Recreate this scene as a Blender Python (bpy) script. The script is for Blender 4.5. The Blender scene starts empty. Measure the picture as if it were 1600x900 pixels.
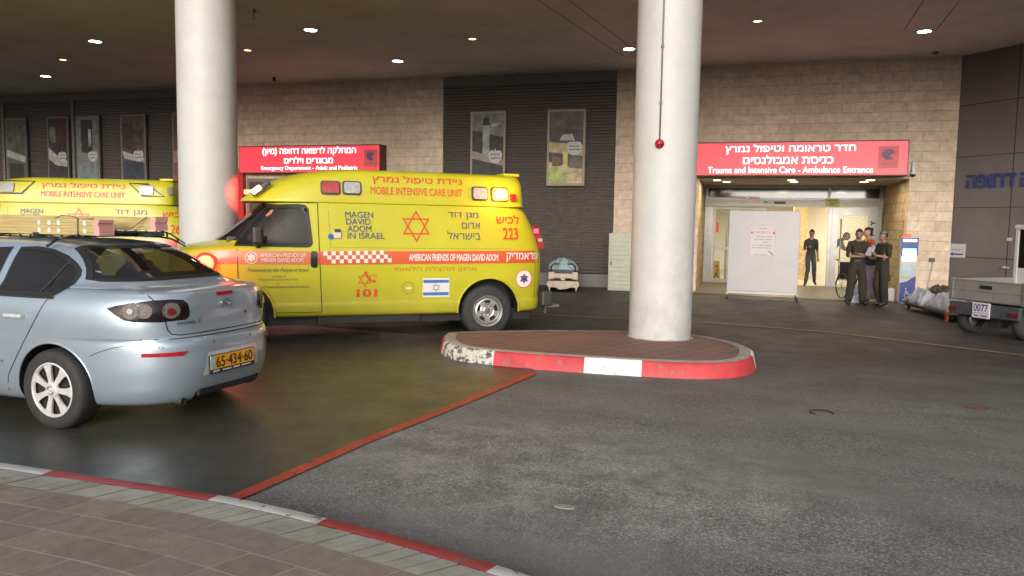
import bpy, bmesh, math, random
from mathutils import Vector, Matrix
from mathutils.bvhtree import BVHTree
from mathutils import noise as _noise
from mathutils.geometry import tessellate_polygon
R = math.radians
random.seed(7)
scn = bpy.context.scene
col = scn.collection

# ------------------------------------------------------------------ camera
cam_d = bpy.data.cameras.new("camera"); cam = bpy.data.objects.new("camera", cam_d); col.objects.link(cam)
cam_d.sensor_width = 36.0; cam_d.lens = 27.0; cam_d.clip_start = 0.05; cam_d.clip_end = 600
TH, PI_, RO = R(16.7), R(4.76), R(0.95)
_r = Vector((math.cos(TH), math.sin(TH), 0)); _f = Vector((-math.sin(TH), math.cos(TH), 0)); _z = Vector((0, 0, 1))
_F = _f*math.cos(PI_) - _z*math.sin(PI_); _U = _f*math.sin(PI_) + _z*math.cos(PI_)
_R2 = _r*math.cos(RO) + _U*math.sin(RO); _U2 = _U*math.cos(RO) - _r*math.sin(RO)
m = Matrix.Identity(4)
for i in range(3):
    m[i][0] = _R2[i]; m[i][1] = _U2[i]; m[i][2] = -_F[i]
m.translation = (0, 0, 1.65)
cam.matrix_world = m
scn.camera = cam

# ------------------------------------------------------------------ world, sun, exposure
SUN_EL, SUN_AZ = 13.0, 172.0      # degrees; azimuth measured so that the sun stands behind the camera
world = bpy.data.worlds.new("World"); scn.world = world; world.use_nodes = True
wn = world.node_tree; wn.nodes.clear()
sky = wn.nodes.new("ShaderNodeTexSky"); sky.sky_type = 'NISHITA'; sky.sun_disc = False
sky.sun_elevation = R(SUN_EL); sky.sun_rotation = R(SUN_AZ); sky.dust_density = 6.0; sky.air_density = 1.0
hs = wn.nodes.new("ShaderNodeHueSaturation"); hs.inputs['Saturation'].default_value = 0.45
bg = wn.nodes.new("ShaderNodeBackground"); bg.inputs['Strength'].default_value = 0.15
wo = wn.nodes.new("ShaderNodeOutputWorld")
wn.links.new(sky.outputs[0], hs.inputs['Color']); wn.links.new(hs.outputs[0], bg.inputs[0]); wn.links.new(bg.outputs[0], wo.inputs[0])
sd = bpy.data.lights.new("sun", 'SUN'); sd.energy = 0.85; sd.angle = R(28); sd.color = (0.96, 0.98, 1.0)
sun = bpy.data.objects.new("sun", sd); col.objects.link(sun)
_az = R(SUN_AZ)   # sky rotation: 0 = +Y, clockwise
sdir = Vector((math.sin(_az)*math.cos(R(SUN_EL)), math.cos(_az)*math.cos(R(SUN_EL)), math.sin(R(SUN_EL))))
sun.rotation_euler = sdir.to_track_quat('Z', 'Y').to_euler()
scn.view_settings.view_transform = 'Standard'; scn.view_settings.look = 'None'
scn.view_settings.exposure = 0.62; scn.view_settings.gamma = 1.0; scn.view_settings.use_curve_mapping = False
scn.render.engine = 'CYCLES'
scn.cycles.max_bounces = 6; scn.cycles.diffuse_bounces = 4; scn.cycles.glossy_bounces = 3
scn.cycles.caustics_reflective = False; scn.cycles.caustics_refractive = False
scn.cycles.use_denoising = True
scn.cycles.sample_clamp_indirect = 4.0

# ------------------------------------------------------------------ materials
class NT:
    def __init__(s, name):
        s.m = bpy.data.materials.new(name); s.m.use_nodes = True; s.t = s.m.node_tree
        s.b = s.t.nodes['Principled BSDF']; s.co = None
    def n(s, t, **k):
        q = s.t.nodes.new(t)
        for a, v in k.items():
            if hasattr(q, a): setattr(q, a, v)
        return q
    def l(s, a, b): s.t.links.new(a, b)
    def coord(s):
        if not s.co: s.co = s.n('ShaderNodeTexCoord')
        return s.co.outputs['Object']
    def noise(s, scale, detail=4, rough=0.6, vec=None):
        q = s.n('ShaderNodeTexNoise'); q.inputs['Scale'].default_value = scale; q.inputs['Detail'].default_value = detail
        q.inputs['Roughness'].default_value = rough; s.l(vec or s.coord(), q.inputs['Vector']); return q.outputs['Fac']
    def ramp(s, fac, stops):
        q = s.n('ShaderNodeValToRGB'); e = q.color_ramp.elements
        while len(e) < len(stops): e.new(0.5)
        for k, (p, c) in enumerate(stops):
            e[k].position = p; e[k].color = (c[0], c[1], c[2], 1) if not isinstance(c, (int, float)) else (c, c, c, 1)
        s.l(fac, q.inputs[0]); return q.outputs[0]
    def mix(s, fac, a, b, mode='MIX'):
        q = s.n('ShaderNodeMix'); q.data_type = 'RGBA'; q.blend_type = mode
        for inp, v in ((q.inputs[0], fac), (q.inputs[6], a), (q.inputs[7], b)):
            if isinstance(v, (int, float)): inp.default_value = v
            elif isinstance(v, tuple): inp.default_value = (v[0], v[1], v[2], 1)
            else: s.l(v, inp)
        return q.outputs[2]
    def bump(s, h, strength=0.3, dist=0.01):
        q = s.n('ShaderNodeBump'); q.inputs['Strength'].default_value = strength; q.inputs['Distance'].default_value = dist
        s.l(h, q.inputs['Height']); s.l(q.outputs[0], s.b.inputs['Normal'])
    def set(s, **k):
        for a, v in k.items():
            i = s.b.inputs[a.replace('_', ' ')]
            if isinstance(v, tuple): i.default_value = (v[0], v[1], v[2], 1)
            elif isinstance(v, (int, float)): i.default_value = v
            else: s.l(v, i)
        return s

def mat(name, c, rough=0.6, metal=0.0, var=0.12, vs=6.0, bump=0.0, bs=60.0, coat=0.0, spec=0.5):
    q = NT(name)
    f = q.noise(vs)
    a = tuple(x*(1-var) for x in c); b = tuple(min(1, x*(1+var)) for x in c)
    q.set(Base_Color=q.ramp(f, [(0.3, a), (0.7, b)]), Roughness=rough, Metallic=metal, Coat_Weight=coat)
    q.b.inputs['Specular IOR Level'].default_value = spec
    q.b.inputs['Coat Roughness'].default_value = 0.06
    if bump: q.bump(q.noise(bs, 3), bump)
    return q.m
def emit(name, c, s):
    q = NT(name); q.set(Base_Color=c, Emission_Color=c, Emission_Strength=s, Roughness=0.4)
    return q.m

M = {}
def mk():
    # asphalt with visible aggregate
    q = NT('asphalt'); v = q.n('ShaderNodeTexVoronoi'); v.inputs['Scale'].default_value = 120; q.l(q.coord(), v.inputs['Vector'])
    sepc = q.n('ShaderNodeSeparateColor'); q.l(v.outputs['Color'], sepc.inputs[0])
    v2 = q.n('ShaderNodeTexVoronoi'); v2.inputs['Scale'].default_value = 60; q.l(q.coord(), v2.inputs['Vector'])
    sep2 = q.n('ShaderNodeSeparateColor'); q.l(v2.outputs['Color'], sep2.inputs[0])
    agg = q.ramp(sepc.outputs[0], [(0.0, (.035, .035, .034)), (0.5, (.085, .084, .081)), (0.70, (.18, .176, .167)), (0.93, (.42, .41, .39))])
    agg2 = q.ramp(sep2.outputs[0], [(0.0, (.04, .04, .04)), (0.6, (.085, .083, .08)), (0.8, (.19, .185, .175)), (1.0, (.34, .33, .31))])
    agg = q.mix(0.35, agg, agg2)
    fines = q.ramp(q.noise(240, 2), [(0.3, (.125, .123, .118)), (0.7, (.185, .182, .174))])
    mp = q.n('ShaderNodeMapping'); mp.inputs['Location'].default_value = (3.3, 1.2, 0); mp.inputs['Scale'].default_value = (0.55, 0.9, 1); q.l(q.coord(), mp.inputs['Vector'])
    wear = q.ramp(q.noise(0.9, 5, 0.65, mp.outputs[0]), [(0.36, .10), (0.66, .75)])
    # worn band where the front layer has lost its binder
    g = q.n('ShaderNodeTexGradient', gradient_type='SPHERICAL'); mp2 = q.n('ShaderNodeMapping', vector_type='TEXTURE')
    mp2.inputs['Location'].default_value = (-1.2, 4.9, 0); mp2.inputs['Scale'].default_value = (2.6, 1.5, 1); mp2.inputs['Rotation'].default_value = (0, 0, R(-12))
    q.l(q.coord(), mp2.inputs['Vector']); q.l(mp2.outputs[0], g.inputs['Vector'])
    base = q.mix(wear, fines, agg)
    blot = q.ramp(q.noise(1.6, 6, 0.7), [(0.34, .86), (0.6, 1.08)])
    base = q.mix(1.0, base, blot, 'MULTIPLY')
    mst = q.n('ShaderNodeMapping'); mst.inputs['Rotation'].default_value = (0, 0, R(14)); mst.inputs['Scale'].default_value = (.35, 1.5, 1); q.l(q.coord(), mst.inputs['Vector'])
    base = q.mix(1.0, base, q.ramp(q.noise(1.3, 5, .6, mst.outputs[0]), [(.28, .78), (.42, .98), (.6, 1.12)]), 'MULTIPLY')
    oil = q.ramp(q.noise(2.6, 3, .5), [(.70, 1.0), (.76, .55)]); base = q.mix(1.0, base, oil, 'MULTIPLY')
    pale = q.ramp(q.noise(3.0, 7, 0.75), [(0.38, 1.0), (0.60, 1.8)])
    basep = q.mix(1.0, base, pale, 'MULTIPLY')
    base = q.mix(q.ramp(g.outputs[1], [(0.05, 0.0), (0.6, 0.9)]), base, basep)
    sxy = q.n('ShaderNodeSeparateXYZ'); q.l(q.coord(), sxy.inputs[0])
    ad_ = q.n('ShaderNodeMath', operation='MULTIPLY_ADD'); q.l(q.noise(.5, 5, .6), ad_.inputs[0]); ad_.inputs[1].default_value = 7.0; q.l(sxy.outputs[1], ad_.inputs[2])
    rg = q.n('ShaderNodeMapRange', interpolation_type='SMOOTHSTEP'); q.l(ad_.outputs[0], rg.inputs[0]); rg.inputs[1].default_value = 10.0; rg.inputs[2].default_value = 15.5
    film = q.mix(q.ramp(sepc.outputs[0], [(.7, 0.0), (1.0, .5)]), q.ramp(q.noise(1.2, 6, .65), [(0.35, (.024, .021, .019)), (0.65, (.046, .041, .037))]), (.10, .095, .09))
    base = q.mix(rg.outputs[0], base, film)  # road colour turns brown-black further in
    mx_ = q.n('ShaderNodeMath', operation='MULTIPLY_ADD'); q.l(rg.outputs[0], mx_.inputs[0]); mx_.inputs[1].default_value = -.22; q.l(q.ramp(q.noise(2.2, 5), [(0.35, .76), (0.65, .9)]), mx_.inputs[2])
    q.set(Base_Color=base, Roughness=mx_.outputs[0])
    q.bump(sepc.outputs[0], 0.55, 0.006); M['asphalt'] = q.m
    # brown-black asphalt for the road further in
    q = NT('dark_asphalt'); f = q.noise(1.2, 6, .65)
    v = q.n('ShaderNodeTexVoronoi'); v.inputs['Scale'].default_value = 70; q.l(q.coord(), v.inputs['Vector']); sc = q.n('ShaderNodeSeparateColor'); q.l(v.outputs['Color'], sc.inputs[0])
    q.set(Base_Color=q.mix(q.ramp(sc.outputs[0], [(.7, 0.0), (1.0, .5)]), q.ramp(f, [(0.35, (.022, .020, .019)), (0.65, (.042, .038, .035))]), (.09, .085, .08)), Roughness=q.ramp(q.noise(3, 5), [(.35, .55), (.65, .75)]))
    q.bump(q.noise(120, 2), .25, .003); M['dark_asphalt'] = q.m
    q = NT('sealed_floor'); f = q.noise(1.4, 7, .7)
    q.set(Base_Color=q.ramp(f, [(0.3, (.036, .036, .031)), (0.5, (.052, .051, .042)), (0.7, (.070, .067, .053))]), Roughness=q.ramp(q.noise(2.3, 6, .7), [(.35, .34), (.7, .50)]))
    q.bump(q.noise(35, 5), .06, .004); M['sealed_floor'] = q.m
    def worn(name, c, under, thr=0.36, rough=.6, sc=9):
        q = NT(name); f = q.noise(sc, 8, .72)
        cc = q.ramp(q.noise(3.0, 5), [(.3, tuple(x*.8 for x in c)), (.7, tuple(min(1, x*1.12) for x in c))])
        k = q.ramp(f, [(thr-.02, 0.0), (thr+.03, 1.0)])
        cc = q.mix(1.0, cc, q.ramp(q.noise(2.2, 7, .7), [(.28, .62), (.44, .96), (.7, 1.08)]), 'MULTIPLY')
        q.set(Base_Color=q.mix(k, under, cc), Roughness=rough); q.bump(f, .2, .004); return q.m
    M['line_red'] = worn('line_red', (.42, .055, .03), (.07, .06, .05), .42)
    M['line_yellow'] = worn('line_yellow', (.30, .21, .10), (.08, .07, .06), .40)
    M['kerb_red'] = worn('kerb_red', (.50, .045, .055), (.20, .13, .11), .39)
    M['kerb_white'] = worn('kerb_white', (.76, .76, .73), (.26, .24, .21), .38)
    M['kerb_chipped'] = worn('kerb_chipped', (.60, .58, .52), (.085, .075, .065), .48, .7, 11)
    M['concrete'] = mat('concrete', (.29, .285, .25), .85, var=.25, vs=5, bump=.3, bs=90)
    M['concrete_joint'] = mat('concrete_joint', (.40, .35, .29), .9)
    def brick(name, c1, c2, mort, w, h, ms, rough, planar='XY', rot=0.0, off=.5, bump=.5, nv=.25, nsc=9):
        q = NT(name); sx = q.n('ShaderNodeSeparateXYZ'); q.l(q.coord(), sx.inputs[0])
        cx = q.n('ShaderNodeCombineXYZ'); q.l(sx.outputs[planar[0]], cx.inputs[0]); q.l(sx.outputs[planar[1]], cx.inputs[1])
        mp = q.n('ShaderNodeMapping'); mp.inputs['Rotation'].default_value = (0, 0, rot); q.l(cx.outputs[0], mp.inputs['Vector'])
        b = q.n('ShaderNodeTexBrick'); b.offset = off; q.l(mp.outputs[0], b.inputs['Vector'])
        b.inputs['Scale'].default_value = 1; b.inputs['Brick Width'].default_value = w; b.inputs['Row Height'].default_value = h; b.inputs['Mortar Size'].default_value = ms
        b.inputs['Mortar Smooth'].default_value = .3; b.inputs['Bias'].default_value = -.1
        b.inputs['Color1'].default_value = (*c1, 1); b.inputs['Color2'].default_value = (*c2, 1); b.inputs['Mortar'].default_value = (*mort, 1)
        f = q.noise(nsc, 7, .7); big = q.noise(.55, 4)
        c = q.mix(1.0, b.outputs['Color'], q.ramp(f, [(.3, 1-nv*1.5), (.7, 1+nv*.5)]), 'MULTIPLY')
        c = q.mix(1.0, c, q.ramp(big, [(.3, .82), (.7, 1.08)]), 'MULTIPLY')
        q.set(Base_Color=c, Roughness=rough)
        mth = q.n('ShaderNodeMath', operation='MULTIPLY_ADD'); q.l(b.outputs['Fac'], mth.inputs[0]); mth.inputs[1].default_value = -.6; q.l(f, mth.inputs[2])
        q.bump(mth.outputs[0], bump, .02); return q.m
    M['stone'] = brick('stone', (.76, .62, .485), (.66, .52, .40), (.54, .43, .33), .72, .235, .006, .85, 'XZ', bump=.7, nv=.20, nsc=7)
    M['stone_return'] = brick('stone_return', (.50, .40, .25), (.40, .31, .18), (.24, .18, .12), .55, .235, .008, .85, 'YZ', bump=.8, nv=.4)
    M['paver'] = brick('paver', (.25, .155, .135), (.19, .125, .115), (.30, .26, .21), .40, .20, .006, .75, rot=R(3), bump=.35, nv=.35, nsc=25)
    M['paver_small'] = brick('paver_small', (.24, .13, .105), (.185, .105, .09), (.30, .22, .17), .62, .21, .009, .75, rot=R(-62), off=.0, bump=.3, nv=.3, nsc=30)
    M['entry_floor'] = mat('entry_floor', (.13, .115, .095), .45, var=.2, vs=2)
mk()
M['ceiling'] = mat('ceiling', (.70, .665, .62), .9, var=.12, vs=.8, bump=.1, bs=200)
M['ceiling_groove'] = mat('ceiling_groove', (.30, .27, .24), .9)
M['column'] = None
q = NT('column'); f = q.noise(3.0, 6); sx = q.n('ShaderNodeSeparateXYZ'); q.l(q.coord(), sx.inputs[0])
mr = q.n('ShaderNodeMapRange'); mr.inputs[1].default_value = .1; mr.inputs[2].default_value = 1.7; mr.inputs[3].default_value = .62; mr.inputs[4].default_value = .10; q.l(sx.outputs[2], mr.inputs[0])
lt = q.n('ShaderNodeMath', operation='LESS_THAN'); 
mm = q.n('ShaderNodeMapRange'); q.l(q.noise(4.0, 6, .6), mm.inputs[0]); mm.inputs[1].default_value = .44; mm.inputs[2].default_value = .66
mu = q.n('ShaderNodeMath', operation='MULTIPLY'); q.l(mm.outputs[0], mu.inputs[0]); q.l(mr.outputs[0], mu.inputs[1])
q.set(Base_Color=q.mix(mu.outputs[0], q.ramp(f, [(.3, (.43, .43, .425)), (.7, (.475, .475, .47))]), (.30, .30, .31)), Roughness=.55); q.bump(q.noise(14, 4), .08, .01); M['column'] = q.m
M['beige_frame'] = mat('beige_frame', (.30, .24, .19), .6)
M['louvre'] = mat('louvre', (.14, .122, .115), .5, metal=.3, var=.08)
M['dark_panel'] = mat('dark_panel', (.05, .052, .058), .55, var=.1, vs=2)
M['trim'] = mat('trim', (.16, .15, .145), .6, var=.1)
q = NT('grey_panel'); q.set(Base_Color=q.ramp(q.noise(.8, 4), [(.3, (.16, .14, .145)), (.7, (.21, .185, .19))]), Roughness=.42, Metallic=.25); q.bump(q.noise(300, 2), .03); M['grey_panel'] = q.m
M['joint'] = mat('joint', (.035, .03, .03), .8)
M['blue_letter'] = mat('blue_letter', (.035, .05, .16), .5)
M['sign_red'] = emit('sign_red', (.72, .045, .07), .48)
M['sign_white'] = emit('sign_white', (1, .97, .97), 1.1)
M['sign_frame'] = mat('sign_frame', (.10, .03, .03), .5)
M['logo_purple'] = mat('logo_purple', (.16, .05, .16), .5)
M['logo_pink'] = mat('logo_pink', (.62, .10, .12), .5)
M['white_paint'] = mat('white_paint', (.34, .32, .345), .35, var=.05, vs=2)
M['white_metal'] = mat('white_metal', (.42, .42, .41), .4, var=.08)
M['alu'] = mat('alu', (.27, .27, .265), .38, metal=.6, var=.1)
M['inner_wall'] = mat('inner_wall', (.80, .76, .68), .7, var=.04, vs=1)
M['inner_floor'] = mat('inner_floor', (.55, .52, .45), .3, var=.08, vs=2)
M['soffit'] = mat('soffit', (.36, .28, .2), .7)
M['lamp_warm'] = emit('lamp_warm', (1, .82, .52), 7)
M['lamp_white'] = emit('lamp_white', (.93, 1, .98), 22)
M['lamp_yellow'] = emit('lamp_yellow', (1, .76, .34), 3)
M['lamp_ring'] = mat('lamp_ring', (.5, .5, .48), .4)
M['black'] = mat('black', (.012, .012, .013), .5, var=.1)
M['rubber'] = mat('rubber', (.022, .022, .023), .75, var=.3, vs=14, bump=.15)
M['black_gloss'] = mat('black_gloss', (.012, .012, .014), .12, var=.1, coat=.5)
M['dark_metal'] = mat('dark_metal', (.05, .05, .055), .5, metal=.4)
M['chrome'] = mat('chrome', (.75, .75, .76), .14, metal=1.0, var=.05)
M['steel'] = mat('steel', (.55, .55, .55), .3, metal=.8, var=.15, vs=20)
M['silver_plastic'] = mat('silver_plastic', (.62, .62, .63), .33, metal=.35, var=.12, vs=14)
def glass_mat(name, tint, rough=.04, alpha=.72):
    q = NT(name); q.set(Base_Color=tint, Roughness=rough, Coat_Weight=0.0)
    q.b.inputs['Specular IOR Level'].default_value = .8
    t = q.n('ShaderNodeBsdfTransparent'); t.inputs[0].default_value = (.93, .95, .93, 1) if name == 'door_glass' else (.5, .52, .5, 1); mx = q.n('ShaderNodeMixShader'); mx.inputs[0].default_value = alpha
    out = q.t.nodes['Material Output']; q.l(t.outputs[0], mx.inputs[1]); q.l(q.b.outputs[0], mx.inputs[2]); q.l(mx.outputs[0], out.inputs[0]); return q.m
M['car_glass'] = glass_mat('car_glass', (.012, .010, .010), rough=.05, alpha=.86)
M['cab_glass'] = glass_mat('cab_glass', (.012, .010, .010), rough=.05, alpha=.66)
M['tinted_glass'] = mat('tinted_glass', (.010, .007, .006), .06, var=.3, vs=5, spec=.45)
M['door_glass'] = glass_mat('door_glass', (.25, .28, .27), alpha=.10)
M['transom_glass'] = mat('transom_glass', (.05, .055, .055), .08, var=.4, vs=1.3, coat=.4)
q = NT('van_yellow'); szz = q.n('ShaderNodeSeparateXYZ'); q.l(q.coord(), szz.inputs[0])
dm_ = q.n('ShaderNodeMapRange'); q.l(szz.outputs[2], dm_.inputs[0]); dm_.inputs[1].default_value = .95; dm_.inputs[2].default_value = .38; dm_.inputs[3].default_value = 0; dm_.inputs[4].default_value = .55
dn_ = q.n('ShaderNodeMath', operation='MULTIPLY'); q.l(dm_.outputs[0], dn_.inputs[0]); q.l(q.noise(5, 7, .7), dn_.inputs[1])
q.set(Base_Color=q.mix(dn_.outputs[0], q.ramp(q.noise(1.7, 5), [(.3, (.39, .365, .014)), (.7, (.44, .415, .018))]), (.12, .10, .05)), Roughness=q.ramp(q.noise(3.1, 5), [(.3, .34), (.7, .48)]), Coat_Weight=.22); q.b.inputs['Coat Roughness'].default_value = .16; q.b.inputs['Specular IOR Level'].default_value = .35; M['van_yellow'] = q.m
M['van_orange'] = mat('van_orange', (.50, .075, .018), .35, var=.06, coat=.4)
M['van_orange_faded'] = mat('van_orange_faded', (.50, .13, .045), .35, var=.06, coat=.4)
M['decal_red'] = mat('decal_red', (.50, .045, .015), .4, var=.04)
M['decal_blue'] = mat('decal_blue', (.045, .05, .12), .4, var=.04)
M['decal_dark'] = mat('decal_dark', (.10, .09, .03), .5, var=.04)
M['decal_brown'] = mat('decal_brown', (.33, .15, .02), .5, var=.04)
M['decal_white'] = mat('decal_white', (.58, .56, .54), .4, var=.04)
M['flag_blue'] = mat('flag_blue', (.03, .14, .42), .4, var=.04)
M['seal_pink'] = mat('seal_pink', (.75, .62, .62), .4, var=.04)
M['lens_dim'] = mat('lens_dim', (.12, .008, .012), .3, var=.3)
M['lens_smoke'] = mat('lens_smoke', (.13, .11, .105), .45, var=.5, vs=60, spec=.2)
M['lens_red'] = mat('lens_red', (.30, .008, .015), .12, var=.35, vs=30, coat=.8)
M['lens_clear'] = mat('lens_clear', (.30, .29, .29), .12, var=.25, vs=30, coat=.8)
M['lamp_amber'] = emit('lamp_amber', (1, .20, .03), 2.6)
M['lamp_core'] = emit('lamp_core', (1, .72, .42), 9)
M['lamp_orange'] = emit('lamp_orange', (1, .42, .16), 5)
M['lamp_red'] = emit('lamp_red', (1, .11, .05), 5)
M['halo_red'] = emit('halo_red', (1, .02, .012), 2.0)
M['tail_red'] = emit('tail_red', (1, .03, .06), 5)
q = NT('car_blue'); fl = q.noise(500, 1); q.set(Base_Color=q.ramp(q.noise(2.0, 6, .6), [(.3, (.37, .455, .545)), (.7, (.41, .50, .595))]), Roughness=.30, Metallic=.62, Coat_Weight=.8); q.b.inputs['Coat Roughness'].default_value = .05; M['car_blue'] = q.m
M['plate_yellow'] = mat('plate_yellow', (.72, .33, .012), .4, var=.06)
M['gap'] = mat('gap', (.015, .014, .014), .8)
M['wood'] = None
q = NT('wood'); mp = q.n('ShaderNodeMapping'); mp.inputs['Scale'].default_value = (1.2, 14, 60); q.l(q.coord(), mp.inputs[0]); f = q.noise(2.0, 6, .7, mp.outputs[0])
q.set(Base_Color=q.ramp(f, [(.3, (.22, .16, .06)), (.52, (.42, .33, .14)), (.72, (.54, .45, .22))]), Roughness=.7); q.bump(f, .4, .004); M['wood'] = q.m
M['pink_end'] = mat('pink_end', (.60, .30, .29), .7)
M['sticker'] = mat('sticker', (.55, .62, .62), .6, var=.3, vs=90)
M['sheet'] = mat('sheet', (.44, .46, .52), .9, var=.15, vs=7)
M['sheet_blue'] = mat('sheet_blue', (.30, .40, .44), .9, var=.3, vs=9)
M['cream_plastic'] = mat('cream_plastic', (.55, .47, .38), .45)
M['camo'] = mat('camo', (.10, .085, .055), .9, var=.5, vs=12)
M['orange_plastic'] = mat('orange_plastic', (.75, .12, .03), .45)
M['paper'] = mat('paper', (.50, .48, .50), .7, var=.03)
M['paper_ink'] = mat('paper_ink', (.18, .17, .18), .7)
M['red_ink'] = mat('red_ink', (.6, .06, .07), .7)
M['screen_white'] = emit('screen_white', (.92, .97, 1), 1.6)
M['screen_blue'] = emit('screen_blue', (.2, .55, .95), 1.3)
M['totem_blue'] = mat('totem_blue', (.02, .045, .22), .4)
M['totem_pale'] = mat('totem_pale', (.30, .46, .56), .4)
M['olive'] = mat('olive', (.023, .020, .012), .9, var=.2, vs=8, bump=.2, bs=40)
M['skin'] = mat('skin', (.34, .19, .12), .55, var=.08)
M['skin_dark'] = mat('skin_dark', (.23, .125, .085), .55, var=.08)
M['hair'] = mat('hair', (.012, .010, .009), .6)
M['tshirt_black'] = mat('tshirt_black', (.022, .022, .024), .85)
M['jeans'] = mat('jeans', (.035, .042, .055), .85, var=.25, vs=9)
M['lilac'] = mat('lilac', (.20, .15, .20), .85, var=.12, vs=9)
M['orange_cloth'] = mat('orange_cloth', (.42, .07, .02), .8)
M['grey_cloth'] = mat('grey_cloth', (.15, .18, .2), .85)
M['yellow_sign'] = mat('yellow_sign', (.75, .42, .02), .5)
M['green_sign'] = emit('green_sign', (.05, .65, .35), 1.0)
M['cart_grey'] = mat('cart_grey', (.24, .235, .23), .45, metal=.3, var=.12)
M['cart_dark'] = mat('cart_dark', (.045, .052, .06), .5, var=.15)
M['eye'] = mat('eye', (.02, .015, .01), .3)

# ------------------------------------------------------------------ helpers
def mesh_obj(name, me, mats=None, parent=None, kind=None):
    o = bpy.data.objects.new(name, me); col.objects.link(o)
    if mats is not None:
        for mm_ in (mats if isinstance(mats, (list, tuple)) else [mats]):
            me.materials.append(M[mm_] if isinstance(mm_, str) else mm_)
    if parent: o.parent = parent
    if kind: o['kind'] = kind
    return o
def obj(name, bm, mats, parent=None, smooth=None, kind=None):
    me = bpy.data.meshes.new(name); bmesh.ops.recalc_face_normals(bm, faces=bm.faces); bm.to_mesh(me); bm.free()
    if smooth is not None:
        me.shade_smooth(); me.set_sharp_from_angle(angle=R(smooth))
    return mesh_obj(name, me, mats, parent, kind)
def sheet(name, bm, mats, parent=None, kind=None):     # like obj, without recalculating normals
    me = bpy.data.meshes.new(name); bm.to_mesh(me); bm.free()
    return mesh_obj(name, me, mats, parent, kind)
def empty(name, label, cat, loc=(0, 0, 0), rz=0.0, group=None, parent=None):
    o = bpy.data.objects.new(name, None); col.objects.link(o); o.location = loc; o.rotation_euler = (0, 0, rz)
    o['label'] = label; o['category'] = cat
    if group: o['group'] = group
    return o
def tag(o, label, cat, group=None):
    o['label'] = label; o['category'] = cat
    if group: o['group'] = group
    return o
def NB(): return bmesh.new()
def box(bm, x0, x1, y0, y1, z0, z1, mi=0, bev=0.0, mtx=None):
    vs = [bm.verts.new((x, y, z)) for x in (x0, x1) for y in (y0, y1) for z in (z0, z1)]
    fs = [bm.faces.new([vs[i] for i in f]) for f in ((0, 1, 3, 2), (4, 6, 7, 5), (0, 4, 5, 1), (2, 3, 7, 6), (0, 2, 6, 4), (1, 5, 7, 3))]
    for f in fs: f.material_index = mi
    if mtx: bmesh.ops.transform(bm, matrix=mtx, verts=vs)
    if bev:
        es = list({e for f in fs for e in f.edges})
        bmesh.ops.bevel(bm, geom=es, offset=bev, segments=2, affect='EDGES', profile=.6)
def tube(bm, p, q, r0, r1=None, n=12, cap=True, mi=0):
    p, q = Vector(p), Vector(q); r1 = r0 if r1 is None else r1
    d = (q-p).normalized(); a = d.orthogonal().normalized(); b = d.cross(a)
    A = [bm.verts.new(p+(a*math.cos(t)+b*math.sin(t))*r0) for t in [2*math.pi*k/n for k in range(n)]]
    B = [bm.verts.new(q+(a*math.cos(t)+b*math.sin(t))*r1) for t in [2*math.pi*k/n for k in range(n)]]
    for k in range(n):
        f = bm.faces.new((A[k], A[(k+1) % n], B[(k+1) % n], B[k])); f.material_index = mi; f.smooth = True
    if cap:
        for ring in (A, B):
            f = bm.faces.new(ring); f.material_index = mi
def path(bm, pts, r, n=8, mi=0):
    for a, b in zip(pts, pts[1:]): tube(bm, a, b, r, r, n, True, mi)
def lathe(bm, prof, axis='Z', n=48, org=(0, 0, 0), mi=0, closed=False):
    rings = []
    for (r, h) in prof:
        ring = []
        for k in range(n):
            t = 2*math.pi*k/n; c, s = r*math.cos(t), r*math.sin(t)
            v = (c, s, h) if axis == 'Z' else ((c, h, s) if axis == 'Y' else (h, c, s))
            ring.append(bm.verts.new(Vector(v)+Vector(org)))
        rings.append(ring)
    pr = list(zip(rings, rings[1:]))
    if closed: pr.append((rings[-1], rings[0]))
    for A, B in pr:
        for k in range(n):
            f = bm.faces.new((A[k], A[(k+1) % n], B[(k+1) % n], B[k])); f.smooth = True; f.material_index = mi
    return rings
def prism(bm, pts, depth, frame, mi=0):
    """pts 2D in the frame's xy plane, extruded along the frame's z by depth."""
    A = [bm.verts.new(frame @ Vector((x, y, 0))) for x, y in pts]; B = [bm.verts.new(frame @ Vector((x, y, depth))) for x, y in pts]
    n = len(pts)
    for tri in tessellate_polygon([[Vector((x, y, 0)) for x, y in pts]]):
        for ring in (A, B):
            try: bm.faces.new([ring[i] for i in tri]).material_index = mi
            except ValueError: pass
    for k in range(n): bm.faces.new((A[k], A[(k+1) % n], B[(k+1) % n], B[k])).material_index = mi
XZ = Matrix(((1, 0, 0, 0), (0, 0, -1, 0), (0, 1, 0, 0), (0, 0, 0, 1)))      # local x->X, y->Z, z->-Y (towards the camera)
def at_xz(x, y, z): return Matrix.Translation((x, y, z)) @ XZ
def poly_verts(pts):
    bm = bmesh.new(); vs = [bm.verts.new((x, y, 0)) for x, y in pts]
    for tri in tessellate_polygon([[Vector((x, y, 0)) for x, y in pts]]):
        bm.faces.new([vs[i] for i in tri])
    return bm
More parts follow.
